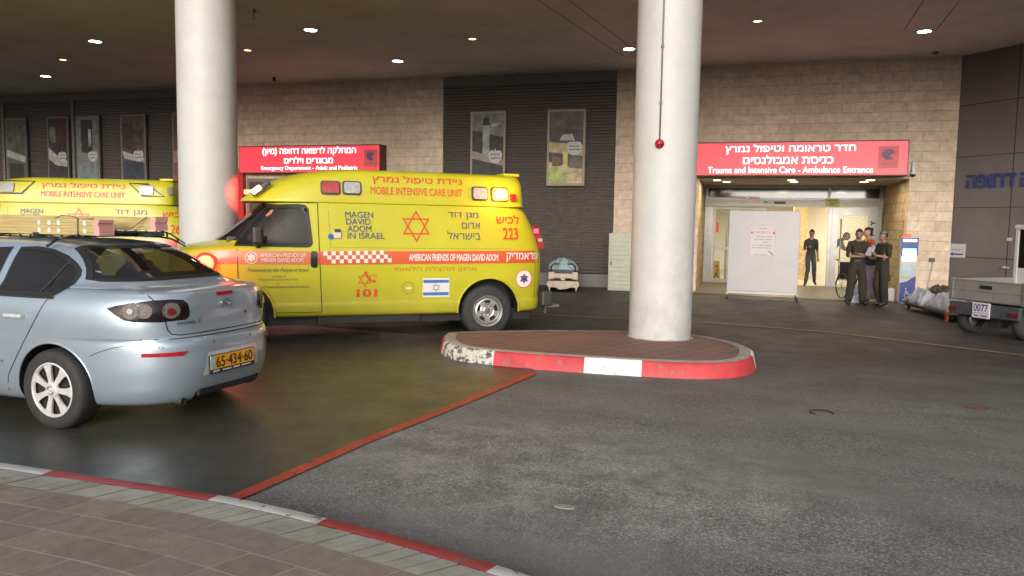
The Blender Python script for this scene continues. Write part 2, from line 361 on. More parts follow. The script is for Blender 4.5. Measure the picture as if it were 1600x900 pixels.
def contours(body, shear=0.0):
    cu = bpy.data.curves.new('txt', 'FONT'); cu.body = body; cu.resolution_u = 3; cu.shear = shear; cu.fill_mode = 'NONE'
    o = bpy.data.objects.new('txt', cu); col.objects.link(o); bpy.context.view_layer.update()
    me = bpy.data.meshes.new_from_object(o.evaluated_get(bpy.context.evaluated_depsgraph_get()))
    nb = {}
    for e in me.edges:
        nb.setdefault(e.vertices[0], []).append(e.vertices[1]); nb.setdefault(e.vertices[1], []).append(e.vertices[0])
    pts = [(v.co.x, v.co.y) for v in me.vertices]
    nxt = {e.vertices[0]: e.vertices[1] for e in me.edges}
    seen = set(); out = []
    for st in range(len(pts)):
        if st in seen or st not in nb: continue
        loop = [st]; seen.add(st); prev = None; cur = st
        while True:
            c = [k for k in nb[cur] if k != prev and k not in seen]
            if not c: break
            k = nxt[cur] if nxt.get(cur) in c else c[0]
            prev, cur = cur, k; seen.add(cur); loop.append(cur)
        if len(loop) > 2:
            P = [pts[k] for k in loop]
            # keep the direction of the edges as stored
            if nxt.get(loop[0]) != loop[1]: P.reverse()
            Q = [P[0]]
            for p in P[1:]:
                if (p[0]-Q[-1][0])**2+(p[1]-Q[-1][1])**2 > 6e-5: Q.append(p)
            if (Q[0][0]-Q[-1][0])**2+(Q[0][1]-Q[-1][1])**2 < 6e-5: Q.pop()
            if len(Q) > 2: out.append(Q)
    bpy.data.objects.remove(o); bpy.data.curves.remove(cu); bpy.data.meshes.remove(me)
    return out
def sarea(P): return .5*sum(P[i-1][0]*P[i][1]-P[i][0]*P[i-1][1] for i in range(len(P)))
def inside(p, P):
    c = False
    for i in range(len(P)):
        (x1, y1), (x2, y2) = P[i-1], P[i]
        if (y1 > p[1]) != (y2 > p[1]) and p[0] < (x2-x1)*(p[1]-y1)/(y2-y1)+x1: c = not c
    return c
def embolden(P, d):
    """move a contour outwards on its left/right side by d (positive thickens for outer contours of either direction sign s)"""
    out = []; n = len(P)
    for i in range(n):
        a, b, c = Vector(P[i-1]), Vector(P[i]), Vector(P[(i+1) % n]); d1 = (b-a).normalized(); d2 = (c-b).normalized()
        n1 = Vector((d1.y, -d1.x)); n2 = Vector((d2.y, -d2.x)); m_ = n1+n2
        if m_.length < 1e-4: out.append(tuple(b+n1*d)); continue
        m_.normalize(); k = min(1.6, 1/max(.3, m_.dot(n1))); out.append(tuple(b+m_*d*k))
    return out
def text_bm(s, w, h=None, bold=0.0, align='C', hebrew=False, shear=0.0):
    """flat text in xy; width w (and height h if given), anchored at left, centre or right of its box, bottom at 0"""
    body = s[::-1] if hebrew else s
    if hebrew: body = body.translate(str.maketrans('()', ')('))
    C_ = contours(body, shear); bm = bmesh.new()
    if not C_: return bm
    par = []
    for i, P in enumerate(C_):
        par.append([j for j, Q in enumerate(C_) if j != i and abs(sarea(Q)) > abs(sarea(P)) and sarea(Q)*sarea(P) < 0 and all(inside(p, Q) for p in P)])
    outer = [i for i in range(len(C_)) if not par[i]]
    for n_i, i in enumerate(outer):
        hs_ = [C_[j] for j in range(len(C_)) if i in par[j]]
        P = C_[i] if sarea(C_[i]) > 0 else C_[i][::-1]; hs_ = [H if sarea(H) < 0 else H[::-1] for H in hs_]
        for bd in (bold, bold*.5, 0):
            L0 = [embolden(Q, bd) for Q in [P]+hs_] if bd else [P]+hs_
            lists = [[Vector((x, y, 0)) for x, y in Q] for Q in L0]; flat_ = [v_ for L in lists for v_ in L]
            tris = tessellate_polygon(lists); want = sum(sarea(Q) for Q in L0)
            got = sum(abs(sarea([flat_[k][:2] for k in t_])) for t_ in tris)
            if abs(got-want) < .04*abs(want): break
        vs = [bm.verts.new((v_.x, v_.y, (n_i % 4)*.0005)) for v_ in flat_]
        for tri in tris:
            try: bm.faces.new([vs[k] for k in tri])
            except ValueError: pass
    for f in bm.faces:
        f.normal_update()
        if f.normal.z < 0: f.normal_flip()
    xs = [v.co.x for v in bm.verts]; ys = [v.co.y for v in bm.verts]
    x0, x1, y0, y1 = min(xs), max(xs), min(ys), max(ys)
    sx = w/(x1-x0); sy = h/(y1-y0) if h else sx
    off = {'L': 0, 'C': -.5*w, 'R': -w}[align]
    for v in bm.verts: v.co = ((v.co.x-x0)*sx+off, (v.co.y-y0)*sy, v.co.z)
    return bm
def put(dst, src, mtx, mi=0):
    """append bmesh src (freed) into dst"""
    bmesh.ops.transform(src, matrix=mtx, verts=src.verts)
    me = bpy.data.meshes.new('tmp'); 
    for f in src.faces: f.material_index = mi
    src.to_mesh(me); src.free(); dst.from_mesh(me); bpy.data.meshes.remove(me)
def extr(bm, depth):
    for v in bm.verts: v.co.z = -v.co.z*2
    r = bmesh.ops.extrude_face_region(bm, geom=list(bm.faces)); vs = [e for e in r['geom'] if isinstance(e, bmesh.types.BMVert)]
    bmesh.ops.translate(bm, vec=(0, 0, depth), verts=vs); return bm
def wall_text(name, s, x, y, z, w, h, mats, parent, hebrew=False, bold=.02, depth=.012, align='C', frame=None):
    b = text_bm(s, w, h, bold, align, hebrew); extr(b, depth)
    d = NB(); put(d, b, (frame or Matrix.Identity(4)) @ at_xz(x, y, z)); return obj(name, d, mats, parent)
def star_polys(cx, cz, r, t=.12):
    """hexagram as two interlaced triangle outlines; returns list of quads"""
    out = []
    for a0 in (90, 270):
        P = [(cx+r*math.cos(R(a0+120*k)), cz+r*math.sin(R(a0+120*k))) for k in range(3)]
        Q = [(cx+r*(1-2*t)*math.cos(R(a0+120*k)), cz+r*(1-2*t)*math.sin(R(a0+120*k))) for k in range(3)]
        for k in range(3):
            j = (k+1) % 3; out.append([P[k], P[j], Q[j], Q[k]])
    return out
def ngon(cx, cz, r, n=32, rz=None): return [(cx+r*math.cos(2*math.pi*k/n), cz+(rz or r)*math.sin(2*math.pi*k/n)) for k in range(n)]
def rrect(x0, x1, z0, z1, r, n=4):
    out = []
    for cx, cz, a in ((x1-r, z1-r, 0), (x0+r, z1-r, 90), (x0+r, z0+r, 180), (x1-r, z0+r, 270)):
        out += [(cx+r*math.cos(R(a+90*k/n)), cz+r*math.sin(R(a+90*k/n))) for k in range(n+1)]
    return out
def ring_quads(pts, w):
    """closed outline -> quads of an inner band of width w"""
    n = len(pts); cx = sum(p[0] for p in pts)/n; cz = sum(p[1] for p in pts)/n; inn = []
    for k in range(n):
        a, b, c = Vector(pts[k-1]), Vector(pts[k]), Vector(pts[(k+1) % n])
        d1 = (b-a).normalized() if (b-a).length > 1e-9 else Vector((1, 0)); d2 = (c-b).normalized() if (c-b).length > 1e-9 else d1
        nn = Vector((-(d1.y+d2.y), d1.x+d2.x)); nn = nn.normalized() if nn.length > 1e-6 else Vector((0, 1))
        if nn.dot(Vector((cx, cz))-b) < 0: nn = -nn
        inn.append(tuple(b+nn*w))
    return [[pts[k], pts[(k+1) % n], inn[(k+1) % n], inn[k]] for k in range(n)]
def stroke(pts, w):
    out = []
    for a, b in zip(pts, pts[1:]):
        a, b = Vector(a), Vector(b); d = (b-a).normalized(); nn = Vector((-d.y, d.x))*w*.5
        out.append([tuple(a-nn), tuple(b-nn), tuple(b+nn), tuple(a+nn)])
    return out
def quads_bm(qs):
    bm = bmesh.new()
    for q_ in qs:
        vs = [bm.verts.new((p[0], p[1], 0)) for p in q_]
        if len(vs) <= 4: bm.faces.new(vs)
        else:
            for tri in tessellate_polygon([[Vector((p[0], p[1], 0)) for p in q_]]): bm.faces.new([vs[i] for i in tri])
    return bm
def wall_patch(name, qs, y, mats, parent, depth=.004, frame=None, xz=(0, 0)):
    d = NB(); b = quads_bm(qs); extr(b, depth); put(d, b, (frame or Matrix.Identity(4)) @ at_xz(xz[0], y, xz[1])); return obj(name, d, mats, parent)

# draping flat artwork on a curved body -------------------------------------------------
class Drape:
    def __init__(s, bvh): s.b = bvh
    def do(s, name, src, mats, parent, side='N', off=.004, grid=.09, thick=0.0):
        """src in (a,b) plane; side N = near flank (a=x,b=z), R = rear (a=y,b=z), F = front (a=y,b=z)"""
        xs = [v.co.x for v in src.verts]; ys = [v.co.y for v in src.verts]
        if not xs: src.free(); return None
        for ax, lo, hi in ((0, min(xs), max(xs)), (1, min(ys), max(ys))):
            k = math.floor(lo/grid)+1
            while k*grid < hi:
                pc = [0, 0, 0]; pc[ax] = k*grid; no = [0, 0, 0]; no[ax] = 1
                bmesh.ops.bisect_plane(src, geom=list(src.verts)+list(src.edges)+list(src.faces), plane_co=pc, plane_no=no); k += 1
        dirv, mk_ = {'N': (Vector((0, 1, 0)), lambda a, b: Vector((a, -4, b))), 'R': (Vector((-1, 0, 0)), lambda a, b: Vector((6, a, b))), 'F': (Vector((1, 0, 0)), lambda a, b: Vector((-9, a, b))), 'C': (Vector((-.6, .8, 0)), lambda a, b: Vector((.8*a+2.4, .6*a-3.2, b)))}[side]
        last = None; miss = []
        for v in src.verts:
            o_ = mk_(v.co.x, v.co.y); hit = s.b.ray_cast(o_, dirv)
            if hit[0] is None: miss.append((v, o_)); continue
            nrm = hit[1] if hit[1].dot(dirv) < 0 else -hit[1]
            last = hit[0]; v.co = hit[0] + nrm*(off+v.co.z)*.6 - dirv*(off+v.co.z)*.6
        for v, o_ in miss:
            p = o_.copy()
            ax = 1 if side == 'N' else 0; p[ax] = last[ax] if last else 0; v.co = p
        if thick:
            r = bmesh.ops.extrude_face_region(src, geom=list(src.faces)); vs = [e for e in r['geom'] if isinstance(e, bmesh.types.BMVert)]
            bmesh.ops.translate(src, vec=-dirv*thick, verts=vs)
            return obj(name, src, mats, parent, smooth=40)
        me = bpy.data.meshes.new(name); src.to_mesh(me); src.free(); me.shade_smooth()
        return mesh_obj(name, me, mats, parent)

def catmull(rows, sub):
    out = []
    n = len(rows)
    for i in range(n-1):
        p0, p1, p2, p3 = rows[max(i-1, 0)], rows[i], rows[i+1], rows[min(i+2, n-1)]
        for k in range(sub):
            t = k/sub; r = []
            for a, b, c, d in zip(p0, p1, p2, p3):
                m1 = (c-a)*.5; m2 = (d-b)*.5
                if (c-b)*(b-a) <= 0: m1 = 0
                if (d-c)*(c-b) <= 0: m2 = 0
                lim = 3*abs(c-b); m1 = max(-lim, min(lim, m1)); m2 = max(-lim, min(lim, m2))
                r.append((2*t**3-3*t**2+1)*b+(t**3-2*t**2+t)*m1+(-2*t**3+3*t**2)*c+(t**3-t**2)*m2)
            out.append(r)
    out.append(list(rows[-1])); return out
def ring_loft(rows, n=96, sub=3, xc=-1.6):
    """rows: z, x front, x rear, half width, front exponent, rear exponent. Rings are superellipses in plan."""
    bm = bmesh.new(); rings = []
    for (z, xf, xr, hw, nf, nr) in catmull(rows, sub):
        ring = []
        for k in range(n):
            t = 2*math.pi*(k+.5)/n; c, s = math.cos(t), math.sin(t)
            e = nr if c > 0 else nf; a = (xr-xc) if c > 0 else (xc-xf)
            ring.append(bm.verts.new((xc+a*math.copysign(abs(c)**(2/e), c), hw*math.copysign(abs(s)**(2/e), s), z)))
        rings.append(ring)
    for A, B in zip(rings, rings[1:]):
        for k in range(n): bm.faces.new((A[k], A[(k+1) % n], B[(k+1) % n], B[k]))
    bm.faces.new(rings[0]); bm.faces.new(rings[-1])
    bmesh.ops.recalc_face_normals(bm, faces=bm.faces)
    return bm
def cut(body, cutters):
    """boolean-subtract cutters (list of bmesh) from body object and bake the result; cutter faces keep material slot 1"""
    tmp = []
    for cb in cutters:
        me = bpy.data.meshes.new('c'); bmesh.ops.recalc_face_normals(cb, faces=cb.faces)
        for f in cb.faces: f.material_index = 1
        cb.to_mesh(me); cb.free()
        for mm_ in body.data.materials: me.materials.append(mm_)
        o = bpy.data.objects.new('c', me); col.objects.link(o); tmp.append(o)
        md = body.modifiers.new('b', 'BOOLEAN'); md.object = o; md.operation = 'DIFFERENCE'; md.solver = 'EXACT'
    par = body.parent; body.parent = None
    bpy.context.view_layer.update()
    dg = bpy.context.evaluated_depsgraph_get(); me = bpy.data.meshes.new_from_object(body.evaluated_get(dg))
    body.modifiers.clear(); old = body.data; body.data = me; bpy.data.meshes.remove(old)
    for o in tmp: bpy.data.objects.remove(o)
    body.parent = par
    return body
def light(name, typ, loc, energy, color=(1, 1, 1), size=.1, aim=None, spot=None, sy=None):
    ld = bpy.data.lights.new(name, typ); ld.energy = energy; ld.color = color
    if typ == 'AREA':
        ld.size = size
        if sy: ld.shape = 'RECTANGLE'; ld.size_y = sy
    else: ld.shadow_soft_size = size
    if typ == 'SPOT' and spot: ld.spot_size = R(spot); ld.spot_blend = 1.0
    o = bpy.data.objects.new(name, ld); col.objects.link(o); o.location = loc
    if aim is not None: o.rotation_euler = (Vector(aim)-Vector(loc)).to_track_quat('-Z', 'Y').to_euler()
    return o

# ================================================================== GROUND
FY = 20.37           # facade plane
CH = 5.70            # ceiling height
def flat(name, pts, z, mats, kind='structure', parent=None):
    bm = poly_verts(pts); bmesh.ops.translate(bm, vec=(0, 0, z), verts=bm.verts)
    return obj(name, bm, mats, parent, kind=kind)
bm = NB(); v = [bm.verts.new(p) for p in ((-150, -150, 0), (150, -150, 0), (150, 60, 0), (-150, 60, 0))]; bm.faces.new(v)
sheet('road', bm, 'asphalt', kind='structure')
# inner lane: darker asphalt under the canopy, uneven front edge
edge = []
for k in range(41):
    x = 0.25+k*.55; edge.append((x, 11.3+.25*math.sin(k*1.3)+.12*math.sin(k*3.1)-(0.05*k)))
inner = [(-30, 8.2), (-3.6, 8.6), (-3.2, 9.6), (-1.2, 10.4), (.0, 10.6)] + edge + [(22.5, 20.3), (-30, 20.3)]
line_in = [(-2.86, 3.60), (-2.80, 3.9), (-2.66, 5.1), (-2.46, 6.2), (-2.30, 7.2), (-2.17, 8.12)]
flat('sealed_floor', [(-30, 3.3)] + line_in[:-1] + [(-2.17, 8.12), (-2.3, 8.5), (-3.6, 9.0), (-3.9, 10.2), (-30, 13.5)], .008, 'sealed_floor')
bm = NB()
def band(bm, pts, w, z):
    L = []
    for i, p in enumerate(pts):
        a = Vector(pts[max(i-1, 0)]); b = Vector(pts[min(i+1, len(pts)-1)]); d = (b-a).normalized(); nn = Vector((-d.y, d.x))*w*.5
        ww = nn; L.append((bm.verts.new((p[0]-ww.x, p[1]-ww.y, z)), bm.verts.new((p[0]+ww.x, p[1]+ww.y, z))))
    for (a, b), (c, d) in zip(L, L[1:]): bm.faces.new((a, b, d, c))
band(bm, line_in, .10, .012)
obj('painted_line', bm, 'line_red', kind='structure')
bm = NB(); band(bm, [(-9, 13.4), (-5, 13.6), (-2.49, 13.55), (-.6, 13.56), (.4, 13.45), (1.41, 13.16), (2.64, 12.4), (3.66, 11.76), (6, 10.1), (9, 7.8)], .09, .008)
obj('lane_marking', bm, 'line_yellow', kind='structure')
# little things lying on or set into the road
bm = NB()
rr = random.Random(4)
P = [(-.94+.055*math.cos(t)*(1+.3*rr.random()), 4.29+.028*math.sin(t)*(1+.3*rr.random())) for t in [k*math.pi/8 for k in range(16)]]
b = poly_verts(P); extr(b, .006); bmesh.ops.translate(b, vec=(0, 0, .001), verts=b.verts); tag(obj('paint_chip', b, 'concrete'), 'pale oval patch of dried paint on the worn asphalt', 'paint patch')
bm = NB()
for k in range(14):
    a0, a1 = R(-20+k*18), R(-20+(k+1)*18)
    tube(bm, (.73+.10*math.cos(a0), 7.31+.10*math.sin(a0), .008), (.73+.10*math.cos(a1), 7.31+.10*math.sin(a1), .008), .006, n=6)
tag(obj('rubber_ring', bm, 'black'), 'broken black ring lying flat on the open asphalt', 'ring')
P = [(2.13+.13*math.cos(t)*(.6+.6*rr.random()), 8.1+.13*math.sin(t)*(.6+.6*rr.random())) for t in [k*math.pi/9 for k in range(18)]]
b = poly_verts(P); bmesh.ops.translate(b, vec=(0, 0, .004), verts=b.verts)
M['faint_red'] = mat('faint_red', (.15, .085, .08), .7, var=.4, vs=20); obj('paint_stain', b, 'faint_red', kind='structure')

# ---- pavement in front (camera side) with painted kerb
KZ = .12
kp = [(-14, 3.2), (-8, 3.5), (-6, 3.56), (-4.4, 3.575), (-3.94, 3.57), (-3.4, 3.565), (-2.74, 3.54), (-2.35, 3.50), (-2.0, 3.44), (-1.5, 3.34), (-.96, 3.19), (-.5, 3.03), (.1, 2.78), (1, 2.3), (2, 1.6), (3, .7), (4, -.5), (5, -2)]
kp = [tuple(r) for r in catmull([list(p) for p in kp], 6)]
def offset_line(pts, w):
    out = []
    for i, p in enumerate(pts):
        a = Vector(pts[max(i-1, 0)]); b = Vector(pts[min(i+1, len(pts)-1)]); d = (b-a).normalized(); out.append((p[0]+d.y*w, p[1]-d.x*w))
    return out
pin1 = offset_line(kp, .105); pin2 = offset_line(kp, .30); lip = offset_line(kp, .018); outb = offset_line(kp, -.012)
arc = [0.0]
for a, b in zip(kp, kp[1:]): arc.append(arc[-1]+(Vector(b)-Vector(a)).length)
def s_at(x): 
    for i in range(len(kp)-1):
        if kp[i][0] <= x < kp[i+1][0]: return arc[i]+(x-kp[i][0])/(kp[i+1][0]-kp[i][0])*(arc[i+1]-arc[i])
marks = [(-3.94, 'red'), (-2.74, 'white'), (-2.0, 'red'), (-1.0, 'white'), (-.15, 'red'), (.8, 'white'), (1.7, 'red')]
def kcol(s):
    c = 'white'
    for x, cc in marks:
        if s >= s_at(x)-1e-6: c = cc
    if s < s_at(-4.9): c = 'red' if int((s_at(-4.9)-s)/1.0) % 2 == 0 else 'white'
    return c
bm = NB()
# resample so that colour changes fall on vertices
ss = sorted(set(arc + [s_at(x) for x, _ in marks] + [s_at(-4.9)]))
def interp(line, s):
    for i in range(len(arc)-1):
        if arc[i] <= s <= arc[i+1]+1e-9:
            t = (s-arc[i])/(arc[i+1]-arc[i]); return (line[i][0]+(line[i+1][0]-line[i][0])*t, line[i][1]+(line[i+1][1]-line[i][1])*t)
prev = None
for s in ss:
    o_, l_, i_ = interp(outb, s), interp(lip, s), interp(pin1, s)
    cur = [bm.verts.new((*o_, 0)), bm.verts.new((o_[0]*.4+l_[0]*.6, o_[1]*.4+l_[1]*.6, KZ-.014)), bm.verts.new((*l_, KZ)), bm.verts.new((*i_, KZ+.001))]
    if prev:
        mi = 0 if kcol((s+ps)/2) == 'white' else 1
        for k in range(3): bm.faces.new((prev[k], cur[k], cur[k+1], prev[k+1])).material_index = mi
    prev, ps = cur, s
obj('kerb', bm, ['kerb_white', 'kerb_red'], smooth=50, kind='structure')
# concrete edging setts, each a slightly raised block; gaps show the joint
bm = NB(); s = .05
while s < arc[-1]-.2:
    w = .108; q0, q1 = s+.003, s+w-.003
    sk = .085
    pts = [interp(pin1, q0), interp(pin1, q1), interp(pin2, min(q1-sk, arc[-1])), interp(pin2, max(q0-sk, 0))]
    dz = rr.uniform(-.001, .001)
    vs = [bm.verts.new((p[0], p[1], KZ-.001+dz)) for p in pts]; bm.faces.new(vs); s += w
obj('edging_blocks', bm, 'concrete', kind='structure')
bm = NB(); vs1 = [bm.verts.new((p[0], p[1], KZ-.007)) for p in pin1]; vs2 = [bm.verts.new((p[0], p[1], KZ-.007)) for p in offset_line(kp, .31)]
for k in range(len(kp)-1): bm.faces.new((vs1[k], vs1[k+1], vs2[k+1], vs2[k]))
obj('edging_joint', bm, 'concrete_joint', kind='structure')
flat('pavement', [(p[0], p[1]) for p in offset_line(kp, .302)] + [(5, -8), (-14, -8)], KZ-.0045, 'concrete_joint')
for k_, c_ in enumerate(((.225, .165, .15), (.20, .145, .133), (.235, .178, .163), (.205, .155, .148))): M['paver_tone%d' % k_] = mat('paver_tone%d' % k_, c_, .8, var=.16, vs=16, bump=.3, bs=160)
bm = NB(); nrow = 16; RH = .203
lines = [offset_line(kp, .306+RH*k) for k in range(nrow+1)]
for k in range(nrow):
    s = .3+(.0 if k % 2 else .145)
    while s < arc[-1]-1.2:
        L = .29 if rr.random() > .08 else .19
        sk = .05*k
        a0, a1 = s+.0055, s+L-.0055
        def pt(line_k, sv, fr):
            A_ = interp(lines[k], sv); B_ = interp(lines[k+1], max(0, sv-.05)); return (A_[0]+(B_[0]-A_[0])*fr, A_[1]+(B_[1]-A_[1])*fr)
        q4 = [pt(k, a0, .03), pt(k, a1, .03), pt(k, a1, .97), pt(k, a0, .97)]
        dz = rr.uniform(-.0006, .0010); f = bm.faces.new([bm.verts.new((p[0], p[1], KZ-.002+dz)) for p in q4]); f.material_index = rr.randrange(4); s += L
sheet('pavement_bricks', bm, ['paver_tone0', 'paver_tone1', 'paver_tone2', 'paver_tone3'], kind='structure')

# ---- traffic island
il = [(-3.80, 9.42), (-3.62, 8.98), (-3.28, 8.56), (-2.74, 8.40), (-2.2, 8.37), (-1.66, 8.38), (-1.14, 8.40), (-.7, 8.44), (-.36, 8.52), (-.08, 8.68), (.10, 8.93), (.19, 9.25), (.20, 9.7), (.10, 10.1), (-.10, 10.45), (-.40, 10.78), (-.85, 10.98), (-1.3, 10.95), (-1.9, 10.78), (-2.6, 10.50), (-3.2, 10.18), (-3.65, 9.88), (-3.84, 9.66)]
n_ = len(il); ilc = [tuple(r) for r in catmull([list(p) for p in il+[il[0]]], 4)][:-1]
IZ = .17
cen = Vector((-1.6, 9.55))
def inset(pts, w):
    out = []; n = len(pts)
    for i in range(n):
        a, b = Vector(pts[i-1]), Vector(pts[(i+1) % n]); d = (b-a).normalized(); out.append((pts[i][0]-d.y*w, pts[i][1]+d.x*w))
    return out
r0 = ilc; r1 = inset(ilc, .035); r2 = inset(ilc, .065); r3 = inset(ilc, .20)
isl = empty('traffic_island', 'kidney shaped brick island with chipped red and white kerb round the front column', 'traffic island', (0, 0, 0))
isl['kind'] = 'structure'
bm = NB(); n = len(ilc)
def icol(i):
    x, y = ilc[i]
    if y > 9.75 and x < -.0: return 3 if x < -.3 else 1
    if x < -3.45: return 1 if y > 9.1 else 2
    if x < -2.74: return 2
    if x < -1.66: return 1
    if x < -1.12: return 0
    if y < 9.35: return 1
    return 0
rings = [[bm.verts.new((p[0], p[1], z)) for p in rr_] for rr_, z in ((r0, 0), (r1, IZ-.025), (r2, IZ), (r3, IZ))]
for i in range(n):
    j = (i+1) % n; c = icol(i)
    for k in range(3):
        mi = 3 if k == 2 else c
        if k == 1 and c == 3: mi = 3
        bm.faces.new((rings[k][i], rings[k][j], rings[k+1][j], rings[k+1][i])).material_index = mi
obj('kerb', bm, ['kerb_white', 'kerb_red', 'kerb_chipped', 'concrete'], isl, smooth=50)
b = poly_verts(r3); bmesh.ops.translate(b, vec=(0, 0, IZ-.004), verts=b.verts); obj('brick_paving', b, 'paver_small', isl)

# ================================================================== CANOPY + COLUMNS
bm = NB(); box(bm, -45, 18, 9.0, 21.0, CH, CH+.5); cz = obj('ceiling', bm, 'ceiling', kind='structure')
def groove(bm, a, b, w=.03):
    a, b = Vector(a), Vector(b); d = (b-a).normalized(); nn = Vector((-d.y, d.x))*w/2
    vs = [bm.verts.new((p.x, p.y, CH-.003)) for p in (a-nn, b-nn, b+nn, a+nn)]; bm.faces.new(vs)
bm = NB()
for a, b in (((-3.95, 12.5), (-2.95, 18.7)), ((-3.4, 12.5), (-2.5, 18.7)), ((2.75, 12.5), (2.95, 17.6)), ((3.35, 12.5), (3.55, 17.6))): groove(bm, a, b)
obj('ceiling_seams', bm, 'ceiling_groove', kind='structure')
def column(x, y, r, z0, label, beam=False):
    t = empty('concrete_column', label, 'column', (x, y, z0))
    bm = NB(); prof = [(r*1.0, 0)] + [(r, .05*k) for k in range(1, 4)] + [(r*.998, z) for z in (1, 2, 3, 4, 5)] + [(r*.998, CH-z0)]
    lathe(bm, prof, n=72); obj('shaft', bm, 'column', t)
    return t
c2 = column(-1.04, 10.44, .415, IZ-.004, 'thick white round column standing on the brick island')
bm = NB()
for k in range(40):
    t = 2*math.pi*k/40; r = .42+rr.uniform(.0, .02)
    box(bm, -.03, .03, -.012, .012, 0, rr.uniform(.004, .014), mtx=Matrix.Translation((r*math.cos(t), r*math.sin(t), 0)) @ Matrix.Rotation(t+math.pi/2, 4, 'Z') @ Matrix.Rotation(rr.uniform(-.4, .4), 4, 'X'))
obj('mortar_crumbs', bm, 'concrete', c2)
c1 = column(-8.15, 10.35, .442, 0, 'white round column standing between the two yellow ambulances')
# alarm button and its conduit on the front column
al = empty('alarm_beacon', 'small red round alarm beacon at the foot of a conduit on the front column', 'alarm beacon', (-1.075, 10.005, 2.70))
bm = NB(); lathe(bm, [(.0, -.055), (.03, -.05), (.05, -.03), (.055, 0), (.06, .0), (.06, .02)], 'Y', 20); obj('beacon_cap', bm, 'lens_red', al)
bm = NB(); path(bm, [(0, .005, .06), (0, .005, 2.98)], .010); 
for z in (.5, 1.2, 1.9, 2.6): box(bm, -.02, .02, -.008, .015, z, z+.03)
obj('conduit', bm, 'trim', al)

# ================================================================== FACADE
DX0, DX1 = -1.15, 3.72       # entrance opening
def wall_box(name, x0, x1, z0, z1, mats, label, cat, y0=FY, y1=FY+.3):
    t = empty(name, label, cat, (0, 0, 0)); bm = NB(); box(bm, x0, x1, y0, y1, z0, z1); o = obj('cladding', bm, mats, t); return t, o
sl, _ = wall_box('stone_wall', -14.97, -8.21, 0, CH, 'stone', 'rough beige stone wall behind the ambulances under the emergency department sign', 'wall')
# right stone wall with entrance opening
sr = empty('stone_wall', 'beige stone wall framing the lit ambulance entrance', 'wall', (0, 0, 0))
bm = NB(); box(bm, -3.33, DX0, FY, FY+.3, 0, CH); box(bm, DX1, 4.68, FY, FY+.3, 0, CH); box(bm, DX0, DX1, FY, FY+.3, 2.95, CH); obj('cladding', bm, 'stone', sr)
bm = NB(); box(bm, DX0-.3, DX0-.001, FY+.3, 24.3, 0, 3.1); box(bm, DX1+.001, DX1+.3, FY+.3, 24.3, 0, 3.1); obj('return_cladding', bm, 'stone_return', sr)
def louvre(name, x0, x1, label):
    t = empty(name, label, 'wall', (0, 0, 0)); bm = NB(); p = .083; z = .35; prev = None
    y = FY+.06
    while z < CH-.22:
        for zz, yy in ((z, y), (z+.052, y-.028), (z+.060, y-.020), (z+p, y+.012)):
            cur = (bm.verts.new((x0, yy, zz)), bm.verts.new((x1, yy, zz)))
            if prev: bm.faces.new((prev[0], prev[1], cur[1], cur[0]))
            prev = cur
        z += p
    me_o = sheet('slats', bm, 'louvre', t)
    bm = NB(); box(bm, x0, x1, FY+.10, FY+.3, 0, CH); obj('backing', bm, 'black', t)
    bm = NB(); box(bm, x0, x1, FY-.01, FY+.1, CH-.24, CH-.002); box(bm, x0, x1, FY-.005, FY+.1, 0, .34); obj('edge_trim', bm, 'trim', t)
    return t
lv1 = louvre('louvre_wall', -8.208, -3.332, 'dark grey louvred wall between the two stone walls, with two posters')
lv2 = louvre('louvre_wall', -40, -14.972, 'dark louvred wall with a row of posters behind the far ambulance')
bm = NB()
for x in (-24.25, -21.25): box(bm, x-.09, x+.02, FY-.03, FY+.08, 0, CH-.25)
obj('divider_post', bm, 'trim', lv2)
# grey panel wall on the right, turned towards the camera
gw_d = Vector((.92, -1.08, 0)).normalized(); GA = math.atan2(gw_d.y, gw_d.x)
gw = empty('grey_panel_wall', 'smooth grey metal panel wall with blue Hebrew letters beside the entrance', 'wall', (4.68, 20.40, 0), GA)
bm = NB(); box(bm, 0, 7.5, 0, .25, 0, CH); obj('cladding', bm, 'grey_panel', gw)
bm = NB()
for z in (1.06, 2.2, 3.37, 4.55): box(bm, 0, 7.5, -.003, .002, z-.008, z+.008)
for x in (1.37, 2.8, 4.2): box(bm, x-.010, x+.010, -.004, .002, 0, CH)
obj('panel_joint', bm, 'joint', gw)
wall_text('wall_lettering', 'דחופה', .32, -.004, 2.64, 1.13, .31, 'blue_letter', gw, True, .028, .03, 'L')
wall_text('wall_lettering', 'רפואה', 1.57, -.004, 2.64, 1.13, .31, 'blue_letter', gw, True, .028, .03, 'L')
bm = NB(); box(bm, 1.36, 1.46, -.04, -.005, 1.46, 1.53); tag_o = obj('door_fitting', bm, 'white_metal', gw)
bm = NB(); box(bm, 1.33, 1.36, -.03, -.005, .84, .92); box(bm, 1.30, 1.46, -.06, -.03, .86, .89); obj('door_handle', bm, 'white_metal', gw)
asg = empty('arrow_sign', 'white paper sign with a thick blue left arrow on the grey panel wall', 'sign', (4.68-.02*gw_d.x-.006, 20.40-.02*gw_d.y-.006, 0), GA)
bm = NB(); box(bm, 0, .42, -.012, -.002, 1.04, 1.36); obj('sign_sheet', bm, 'paper', asg)
wall_patch('arrow', [[(.05, 1.12), (.11, 1.16), (.11, 1.135), (.37, 1.135), (.37, 1.105), (.11, 1.105), (.11, 1.08)]], -.013, 'totem_blue', asg)
wall_patch('sign_text', [[(x, 1.22), (x+w, 1.22), (x+w, 1.235), (x, 1.235)] for x, w in ((.08, .05), (.15, .09), (.26, .04), (.32, .04))], -.013, 'paper_ink', asg)

